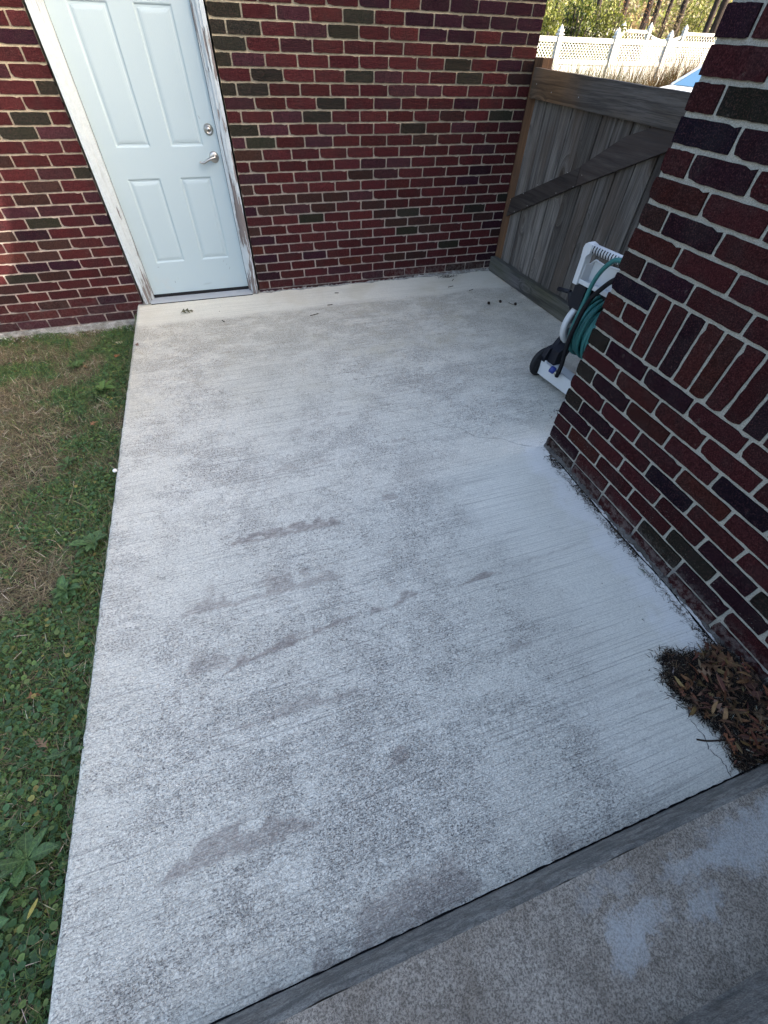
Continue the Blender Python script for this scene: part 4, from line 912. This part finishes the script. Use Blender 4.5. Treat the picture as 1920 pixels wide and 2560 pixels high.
M_WEED = weed_mat()
WL = []
for sz, (L_, W_, ar) in enumerate([(.09, .020, .25), (.11, .026, .15), (.075, .018, .35), (.12, .020, .12), (.10, .034, .12)]):
    me = weed_leaf(sz, L_, W_, ar); me.materials.append(M_WEED); WL.append(me)
for (x, y, k, nl, c, lab) in [(-1.375, -1.20, 1., 11, (.085, .155, .035), 'bright green broadleaf weed by the slab in the upper lawn'), (-1.60, -.80, .8, 9, (.06, .115, .03), 'small dark rosette weed left in the upper lawn'),
                              (-1.47, -1.95, .8, 10, (.06, .11, .035), 'dusty green ribbed weed in the middle of the lawn'), (-1.285, -2.55, 1.0, 12, (.055, .11, .035), 'leafy dandelion rosette beside the slab halfway down the lawn'),
                              (-1.355, -2.80, 1.1, 12, (.05, .11, .032), 'long leaved dock plant beside the slab, below the dandelion'), (-1.33, -3.72, 1.05, 9, (.06, .12, .032), 'large broad leaved weed with a yellow green heart at the lower left'),
                              (-1.40, -3.84, 1.0, 7, (.05, .11, .03), 'broad leaved weed cut by the left edge at the lower left'), (-1.26, -3.45, .7, 8, (.05, .10, .033), 'small round leaved weed pressed against the slab edge')]:
    wd_ = empty('broadleaf_weed', (x, y, float(lawn_z(np.array(x), np.array(y)))+.020), label=lab, cat='weed', group='broadleaf weeds in the lawn')
    for i in range(nl):
        me = random.choice(WL); o = bpy.data.objects.new('leaf', me); col.objects.link(o); o.parent = wd_; o.scale = (k*.85*random.uniform(.6, 1.05),)*3
        o.rotation_euler = (random.uniform(-.3, .3), random.uniform(-.45, -.02), 2*math.pi*i/nl+random.uniform(-.3, .3)); q = random.uniform(.75, 1.3); o.color = (c[0]*q, c[1]*q, c[2]*q, 1)

# ================================================================== BEYOND THE GATE
def lattice(m, x0, x1, z0, z1, y, step, wd, th=.006):
    H_ = z1-z0
    for sgn, yy in ((1, y), (-1, y+.007)):
        k = x0-H_-step
        while k < x1+H_+step:
            a, b = (k, z0), (k+H_, z1)
            if sgn < 0: a, b = (k+H_, z0), (k, z1)
            # clip to x range
            def clip(p, q):
                (xa, za), (xb, zb) = p, q
                if xa == xb: return None
                t0, t1 = sorted(((x0-xa)/(xb-xa), (x1-xa)/(xb-xa))); t0 = max(t0, 0); t1 = min(t1, 1)
                if t1-t0 < .02: return None
                return (xa+(xb-xa)*t0, za+(zb-za)*t0), (xa+(xb-xa)*t1, za+(zb-za)*t1)
            r_ = clip(a, b)
            if r_:
                (xa, za), (xb, zb) = r_; w2 = wd*.707
                m.prism([(xa-w2*.5, za+w2*.5*sgn), (xa+w2*.5, za-w2*.5*sgn), (xb+w2*.5, zb-w2*.5*sgn), (xb-w2*.5, zb+w2*.5*sgn)], yy, yy+th)
            k += step
    return m
def fence_post(par, x, y, z0, z1, w=.06):
    m = MB(); m.box(x-w, x+w, y-w, y+w, z0, z1)
    def ring(r, z): return [(x-r, y-r, z), (x+r, y-r, z), (x+r, y+r, z), (x-r, y+r, z)]
    pr = [ring(w*1.35, z1), ring(w*1.35, z1+.02), ring(w*.8, z1+.035), ring(w*1.1, z1+.07), ring(.002, z1+.19)]
    vs = [p for r_ in pr for p in r_]; m.add(vs, [(4*i+k, 4*i+(k+1) % 4, 4*i+4+(k+1) % 4, 4*i+4+k) for i in range(4) for k in range(4)]+[(3, 2, 1, 0)])
    return m.obj('post', M_VINYL, par)
FY = CAM.y+14.6
posts = [CAM.x+14.6*math.tan(R(33.65))+1.83*i for i in range(-5, 6)]
vf = empty('vinyl_fence', (0, 0, 0), label='white vinyl privacy fence with a lattice top, nearer of the two fences beyond the gate', cat='fence')
for i, px in enumerate(posts):
    fence_post(vf, px, FY, -.2, 1.60)
    if i == len(posts)-1: break
    a, b = px+.058, posts[i+1]-.058
    MB().box(a, b, FY-.03, FY+.03, 1.475, 1.575).obj('top_rail', M_VINYL, vf, bevel=.006)
    MB().box(a, b, FY-.03, FY+.03, 1.07, 1.17).obj('mid_rail', M_VINYL, vf, bevel=.006)
    MB().box(a, b, FY-.03, FY+.03, -.12, 0).obj('bottom_rail', M_VINYL, vf)
    lattice(MB(), a, b, 1.17, 1.475, FY-.007, .096, .020).obj('lattice', M_VINYL, vf)
    nb = 11
    for k in range(nb):
        x0 = a+(b-a)*k/nb; MB().box(x0+.002, x0+(b-a)/nb-.003, FY-.013, FY+.013, -.01, 1.075).obj('board', M_VINYL, vf) if 1 < i < 9 else None
    if not 1 < i < 9: MB().box(a, b, FY-.013, FY+.013, -.01, 1.075).obj('infill_boards', M_VINYL, vf)
BY = CAM.y+19.6; b0 = CAM.x+19.6*math.tan(R(33.14))
vb = empty('back_fence', (0, 0, 0), label='white lattice topped fence standing behind and above the nearer fence', cat='fence')
bp = [b0+1.83*i for i in range(-3, 2)]+[CAM.x+19.6*math.tan(R(38.64)), CAM.x+19.6*math.tan(R(40.75)), CAM.x+19.6*math.tan(R(43.43))]+[CAM.x+19.6*math.tan(R(43.43))+1.83*i for i in range(1, 4)]
for px in bp: fence_post(vb, px, BY, -.2, 1.83)
for i in range(len(bp)-1):
    a, b = bp[i]+.055, bp[i+1]-.055; g_ = i == 6
    par = vb
    if g_: par = empty('fence_gate', (0, 0, 0), label='white lattice gate with black hinges in the farther fence', cat='gate')
    if g_:
        m = MB(); n_ = 14; top = [(a+(b-a)*k/n_, 1.74-.13*math.sin(math.pi*k/n_)) for k in range(n_+1)]
        m.prism([(a, 1.66-.0), *[(x, z-.09) for x, z in top[1:-1]], (b, 1.66), *reversed(top)], BY-.02, BY+.02); m.obj('curved_rail', M_VINYL, par)
        for xx in (a-.03, b-.01): MB().box(xx, xx+.14, BY-.05, BY-.02, 1.62, 1.70).obj('hinge', M_BPLAS, par)
    else: MB().box(a, b, BY-.03, BY+.03, 1.74, 1.82).obj('top_rail', M_VINYL, par)
    MB().box(a, b, BY-.03, BY+.03, .27, .35).obj('mid_rail', M_VINYL, par)
    lattice(MB(), a, b, .35, 1.60 if g_ else 1.74, BY-.007, .13, .018).obj('lattice', M_VINYL, par)
    MB().box(a, b, BY-.013, BY+.013, -.1, .27).obj('infill_boards', M_VINYL, par)

# ornamental grasses and dry clumps
def tuft(name, x, y, n, h0, h1, spread, c, lab, w0=.009, base=.16, group='ornamental grass clumps', droop=.6):
    a = rng.uniform(0, 6.283, n); r_ = np.abs(rng.normal(0, base, n)); xx = x+np.cos(a)*r_; yy = y+np.sin(a)*r_
    me = blades(name, xx, yy, np.full(n, -.2), rng.uniform(h0, h1, n), rng.uniform(w0*.6, w0*1.4, n), a+rng.normal(0, .6, n), rng.uniform(.02, spread, n), rng.uniform(.05, droop, n), np.where(rng.random((n, 1)) < .5, jit(c[0], n), jit(c[1], n)), M_LEAFV)
    return tag(link(name, me, M_LEAFV), lab, 'grass clump', group)
straw, green, rust = (.10, .070, .028), (.045, .052, .014), (.075, .038, .016)
def at(az, D): return CAM.x+D*math.tan(R(az)), CAM.y+D
for az, D, n_, h0, h1, sp, c, lab in [(33.0, 13.6, 90, .8, 1.5, .35, (rust, green), 'wispy reddish grass clump at the left, before the near fence'), (35.8, 13.5, 170, .7, 1.45, .45, (green, straw), 'green and straw grass clump against the near fence, second from left'),
                                      (37.4, 13.0, 90, .8, 1.5, .6, (straw, green), 'thin arching grass clump in the middle of the fence bed'), (39.2, 13.2, 160, .7, 1.55, .55, (green, straw), 'tall fanned grass clump before the middle fence post'),
                                      (40.9, 13.4, 120, .7, 1.55, .5, (straw, straw), 'straw coloured grass clump right of the middle fence post'), (42.8, 13.6, 150, .8, 1.6, .5, (rust, straw), 'tall rusty grass clump by the right fence post'),
                                      (44.3, 13.6, 170, .9, 1.65, .5, (rust, green), 'tall grass clump behind the parked car'), (45.6, 13.5, 160, .9, 1.6, .5, (straw, rust), 'tall grass clump at the right end of the fence bed')]:
    X_, Y_ = at(az, D); tuft('ornamental_grass', X_, Y_, n_*3, h0*1.1, h1*1.12, sp, c, lab)
for az, D, lab in [(37.3, 11.2, 'low golden dry mound of grass before the fence, left one'), (41.6, 11.0, 'large golden brown bushy mound of grass left of the car'), (42.9, 11.4, 'golden bushy mound of grass behind the car nose'), (35.0, 12.0, 'small yellow mound of grass at the left')]:
    X_, Y_ = at(az, D); big_ = D < 11.3 and az > 41
    tuft('dry_mound', X_, Y_, 1500 if big_ else 700, .45, 1.15 if big_ else .8, 1.1, ((.085, .05, .012), (.12, .08, .022)), lab, .008, .30 if big_ else .25, 'golden grass mounds', 1.0)

# trees
def leaf_cloud(name, centers, radii, n, size, cols, par=None, mat=M_LEAFV, **k):
    centers = np.array(centers, float); radii = np.array(radii, float); w_ = radii.prod(1) if radii.ndim > 1 else radii**3; idx = rng.choice(len(centers), n, p=w_/w_.sum())
    v = rng.normal(size=(n, 3)); v /= np.linalg.norm(v, axis=1, keepdims=True); rad = rng.uniform(.35, 1, n)**.5
    rr_ = radii[idx] if radii.ndim > 1 else np.repeat(radii[idx][:, None], 3, 1); P = centers[idx]+v*rad[:, None]*rr_+rng.normal(0, .05, (n, 3))
    u = rng.normal(size=(n, 3)); u /= np.linalg.norm(u, axis=1, keepdims=True); t = np.cross(u, rng.normal(size=(n, 3))); t /= np.linalg.norm(t, axis=1, keepdims=True)
    s = rng.uniform(.6, 1.4, n)[:, None]*size; V = np.stack([P+u*s, P+t*s*.5, P-u*s, P-t*s*.5], 1)
    ci = rng.integers(0, len(cols), n); C = np.array(cols)[ci]*rng.uniform(.7, 1.3, (n, 1))
    me = np_mesh(name, V.reshape(-1, 3), np.arange(4*n).reshape(-1, 4), np.repeat(C[:, None], 4, 1).reshape(-1, 3))
    o = link(name, me, mat, par); return tag(o, **k)
def bark():
    n = NT('bark', .95, .1); P = n.pos(); a = n.noise(n.mapping(P, scale=(14, 14, 2)), 1, 5, .7); return n.out(n.mix(n.sstep(a, .35, .65), (.022, .018, .018), (.06, .047, .04)), n.bump(a, .03, 1.))
M_BARK = bark()
YG, DG, OL = (.15, .165, .026), (.03, .045, .013), (.085, .09, .025)
def tree(az, D, r0, h, lean, lab, crown=1, cols=(YG, OL, DG)):
    x, y = at(az, D); t = empty('tree', (x, y, -.2), label=lab, cat='tree', group='trees behind the fences')
    m = MB(); tp = [(0, 0, 0), (lean*.2, 0, h*.25), (lean*.5, .05, h*.5), (lean*.8, 0, h*.75), (lean, 0, h)]; tp = smooth_path(tp, 4)
    m.tube(tp, [r0*(1-.75*i/(len(tp)-1))*(1.25 if i == 0 else 1) for i in range(len(tp))], 10)
    cen = []
    for k in range(9):
        z = h*random.uniform(.55, .97); a = random.uniform(0, 6.28); L_ = random.uniform(.8, 2.0); p0 = Vector((lean*z/h, 0, z)); p1 = p0+Vector((math.cos(a)*L_*.6, math.sin(a)*L_*.6, L_*.35)); p2 = p0+Vector((math.cos(a)*L_, math.sin(a)*L_, L_*.8))
        m.tube(smooth_path([p0, p1, p2], 3), [r0*.35, r0*.3, r0*.26, r0*.22, r0*.17, r0*.12, r0*.06], 6); cen.append(tuple(p2)); cen.append(tuple(p1))
    m.obj('trunk', M_BARK, t)
    if crown: leaf_cloud('crown', cen, [random.uniform(.6, 1.2) for _ in cen], 2600, .085, cols, t)
for az, D, r0, h, lean, lab in [(33.0, 25, .10, 7, -.2, 'slender dark tree trunk at the far left behind the fences'), (34.6, 23.5, .10, 7, .3, 'thin tree left of the arborvitae'), (36.16, 23, .13, 8, .1, 'dark straight tree second from left behind the fences'), (38.3, 22.5, .15, 8, .1, 'dark thick tree left of the bare bush'),
                                (40.15, 23, .16, 8.5, 0, 'left trunk of the close pair above the fence gate'), (40.75, 25, .15, 8.5, .15, 'right trunk of the close pair above the fence gate'), (41.6, 27, .13, 8, .25, 'pale bare tree right of the close pair'), (42.65, 22.5, .15, 9, .1, 'dark leaning tree above the right fence post'), (44.9, 23, .16, 9, .1, 'tree left of the brick wall edge'), (45.45, 23.5, .20, 9, .1, 'broad trunk next to the brick wall edge')]:
    tree(az, D, r0, h, lean, lab)
def bush(name, az, D, r_, h, n_, cols, lab, cat='shrub', size=.05):
    x, y = at(az, D); t = empty(name, (x, y, -.2), label=lab, cat=cat)
    m = MB(); cen = []
    for k in range(8):
        a = random.uniform(0, 6.28); m.tube(smooth_path([(0, 0, 0), (math.cos(a)*r_*.2, math.sin(a)*r_*.2, h*.4), (math.cos(a)*r_*.6, math.sin(a)*r_*.6, h*random.uniform(.7, 1))], 3), .02, 5)
    m.obj('stem', M_BARK, t)
    for z in np.linspace(.25, .95, 7): 
        q = r_*(1.05-abs(z-.4)*.9); cen += [(random.uniform(-.3, .3)*q, random.uniform(-.3, .3)*q, z*h)]
    leaf_cloud('foliage', cen, [[r_*.75*(1.15-.5*abs(z-.4)), r_*.75, h*.17] for z in np.linspace(.25, .95, 7)], n_, size, cols, t)
bush('arborvitae', 34.9, 18.6, .75, 2.6, 5200, (YG, (.07, .095, .016), DG), 'yellow green arborvitae poking up between the two fences')
bush('arborvitae', 32.4, 18.3, .7, 2.3, 4200, (YG, (.09, .10, .02)), 'yellow green shrub at the left edge between the fences')
bush('leafy_shrub', 37.4, 18.8, .8, 2.4, 3600, (YG, OL), 'loose yellow green shrub in front of the farther fence')
bush('leafy_shrub', 36.9, 25, .9, 3.0, 2600, (YG, DG), 'dense green shrub behind the farther fence')
bush('leafy_shrub', 43.6, 25.5, 1.0, 2.9, 3000, (OL, YG), 'olive green shrub behind the farther fence at right')
bush('leafy_shrub', 45.9, 26, 1.0, 2.7, 3000, (OL, YG, (.12, .10, .018)), 'golden green shrub beside the brick wall edge')
bush('bare_shrub', 39.0, 21.5, 1.1, 2.8, 1100, ((.20, .10, .05), (.15, .08, .045)), 'bare reddish brown shrub behind the farther fence', size=.035)
bush('bare_shrub', 41.6, 22, 1.1, 2.6, 1600, ((.14, .10, .055), (.11, .08, .045)), 'bare tan shrub above the fence gate', size=.035)
bush('bare_shrub', 42.6, 22, 1.0, 2.3, 1500, ((.11, .08, .045), (.09, .08, .03)), 'bare brown shrub right of the fence gate', size=.035)
leaf_cloud('undergrowth', [(CAM.x+D*math.tan(R(az)), CAM.y+D, z) for az, D, z in [(a, d, z) for a in range(20, 60, 2) for d, z in ((32, .3), (36, 1.8), (40, 3.6), (44, 6))]], [2.6]*80, 52000, .16, ((.34, .32, .12), (.20, .23, .06), (.34, .26, .15), (.12, .12, .04)), None, label='sunlit autumn undergrowth and far trees behind the fences', cat='woods', kind='stuff')
leaf_cloud('leaf_litter', [(x, 22, -.25) for x in range(6, 40, 3)], [[3, 9, .12]]*12, 9000, .07, ((.30, .22, .12), (.22, .17, .09)), None, label='fallen leaves on the ground under the far trees', cat='leaf litter', kind='stuff')

# parked car: side-on, nose to the left
car = empty('parked_car', (CAM.x+9.9*math.tan(R(43.9))+.30, CAM.y+9.9, -.10), label='pale parked car beyond the gate with its sky-blue windscreen just showing', cat='car')
prof_low = [(0, .32, .62), (.06, .30, .72), (.35, .24, .84), (.9, .22, .93), (1.25, .22, .985), (2.2, .22, 1.00), (3.4, .22, 1.02), (4.1, .24, 1.00), (4.45, .28, .92), (4.52, .34, .70)]
m = MB(); ring = []
for (x, zb, zt) in prof_low:
    inn = .10 if x in (0, 4.52) else 0
    w_ = .88-inn*1.2
    ring.append([(x, .90-w_, zb), (x, .90-w_-.02*(inn == 0), (zb+zt)/2), (x, .90-w_+.04, zt-.06), (x, .90-w_+.14, zt), (x, .90+w_-.14, zt), (x, .90+w_-.04, zt-.06), (x, .90+w_+.02*(inn == 0), (zb+zt)/2), (x, .90+w_, zb)])
vs = [p for r_ in ring for p in r_]; m.add(vs, [(8*i+k, 8*i+(k+1) % 8, 8*i+8+(k+1) % 8, 8*i+8+k) for i in range(len(ring)-1) for k in range(8)]+[tuple(range(8)), tuple(range(8*len(ring)-8, 8*len(ring)))], True)
m.obj('body', M_CARP, car)
M_GLASS = simple('sky_blue_glass', (.10, .24, .34), .08, .8, 0, 2, .1, 0)  # blue base colour stands in for the sky reflected in the glass
rf_ = MB(); RP = [(1.28, .985), (2.05, 1.40), (2.45, 1.47), (3.2, 1.455), (3.7, 1.30), (4.15, 1.02)]
for yy in (.13, 1.62):       # roof rails / pillars each side
    rf_.tube([(x, yy+(.10 if z > 1.2 else 0)*(1 if yy < 1 else -1), z) for x, z in smooth2] if False else [(x, yy+(.14*min(1, (z-.98)/.4))*(1 if yy < 1 else -1), z) for x, z in RP], .035, 8)
rf_.box(2.05, 3.5, .27, 1.53, 1.42, 1.475); rf_.box(2.62, 2.70, .18, .24, 1.0, 1.44).box(2.62, 2.70, 1.56, 1.62, 1.0, 1.44); rf_.obj('roof', M_CARP, car)
MB().add([(1.30, .16, .995), (1.30, 1.64, .995), (2.06, 1.50, 1.405), (2.06, .30, 1.405)], [(0, 1, 2, 3)]).obj('windscreen', M_GLASS, car)
for yy, yt in ((.125, .27), (1.625, 1.48)):
    MB().add([(1.36, yy, .99), (2.62, yy, 1.0), (2.62, yt, 1.43), (2.08, yt, 1.385)], [(0, 1, 2, 3)]).obj('side_window', M_GLASS, car)
    MB().add([(2.70, yy, 1.0), (4.02, yy, 1.02), (3.66, yt, 1.29), (3.2, yt, 1.43), (2.70, yt, 1.43)], [(0, 1, 2, 3, 4)]).obj('side_window', M_GLASS, car)
MB().add([(3.68, .32, 1.30), (3.68, 1.46, 1.30), (4.12, 1.6, 1.03), (4.12, .18, 1.03)], [(0, 1, 2, 3)]).obj('rear_window', M_GLASS, car)
for wx_ in (.85, 3.65):
    for wy in (.02, 1.60):
        Mw = Matrix.Translation((wx_, wy, .22)) @ Matrix.Rotation(-math.pi/2, 4, 'X')
        wh = MB().lathe([(0, .0), (.20, .0), (.22, .01), (.31, .01), (.32, .04), (.32, .17), (.30, .19), (0, .19)], Mw, 28).obj('wheel', M_BLACK, car)
        MB().lathe([(0, -.01), (.19, -.01), (.20, .0)], Mw, 16).obj('rim', M_ALU, wh)
for wy in (.18, 1.38): MB().box(.03, .16, wy, wy+.24, .60, .70).obj('headlight', M_ALU, car, bevel=.02)
MB().box(1.55, 1.70, -.10, .06, .98, 1.09).obj('door_mirror', M_CARP, car, bevel=.03)
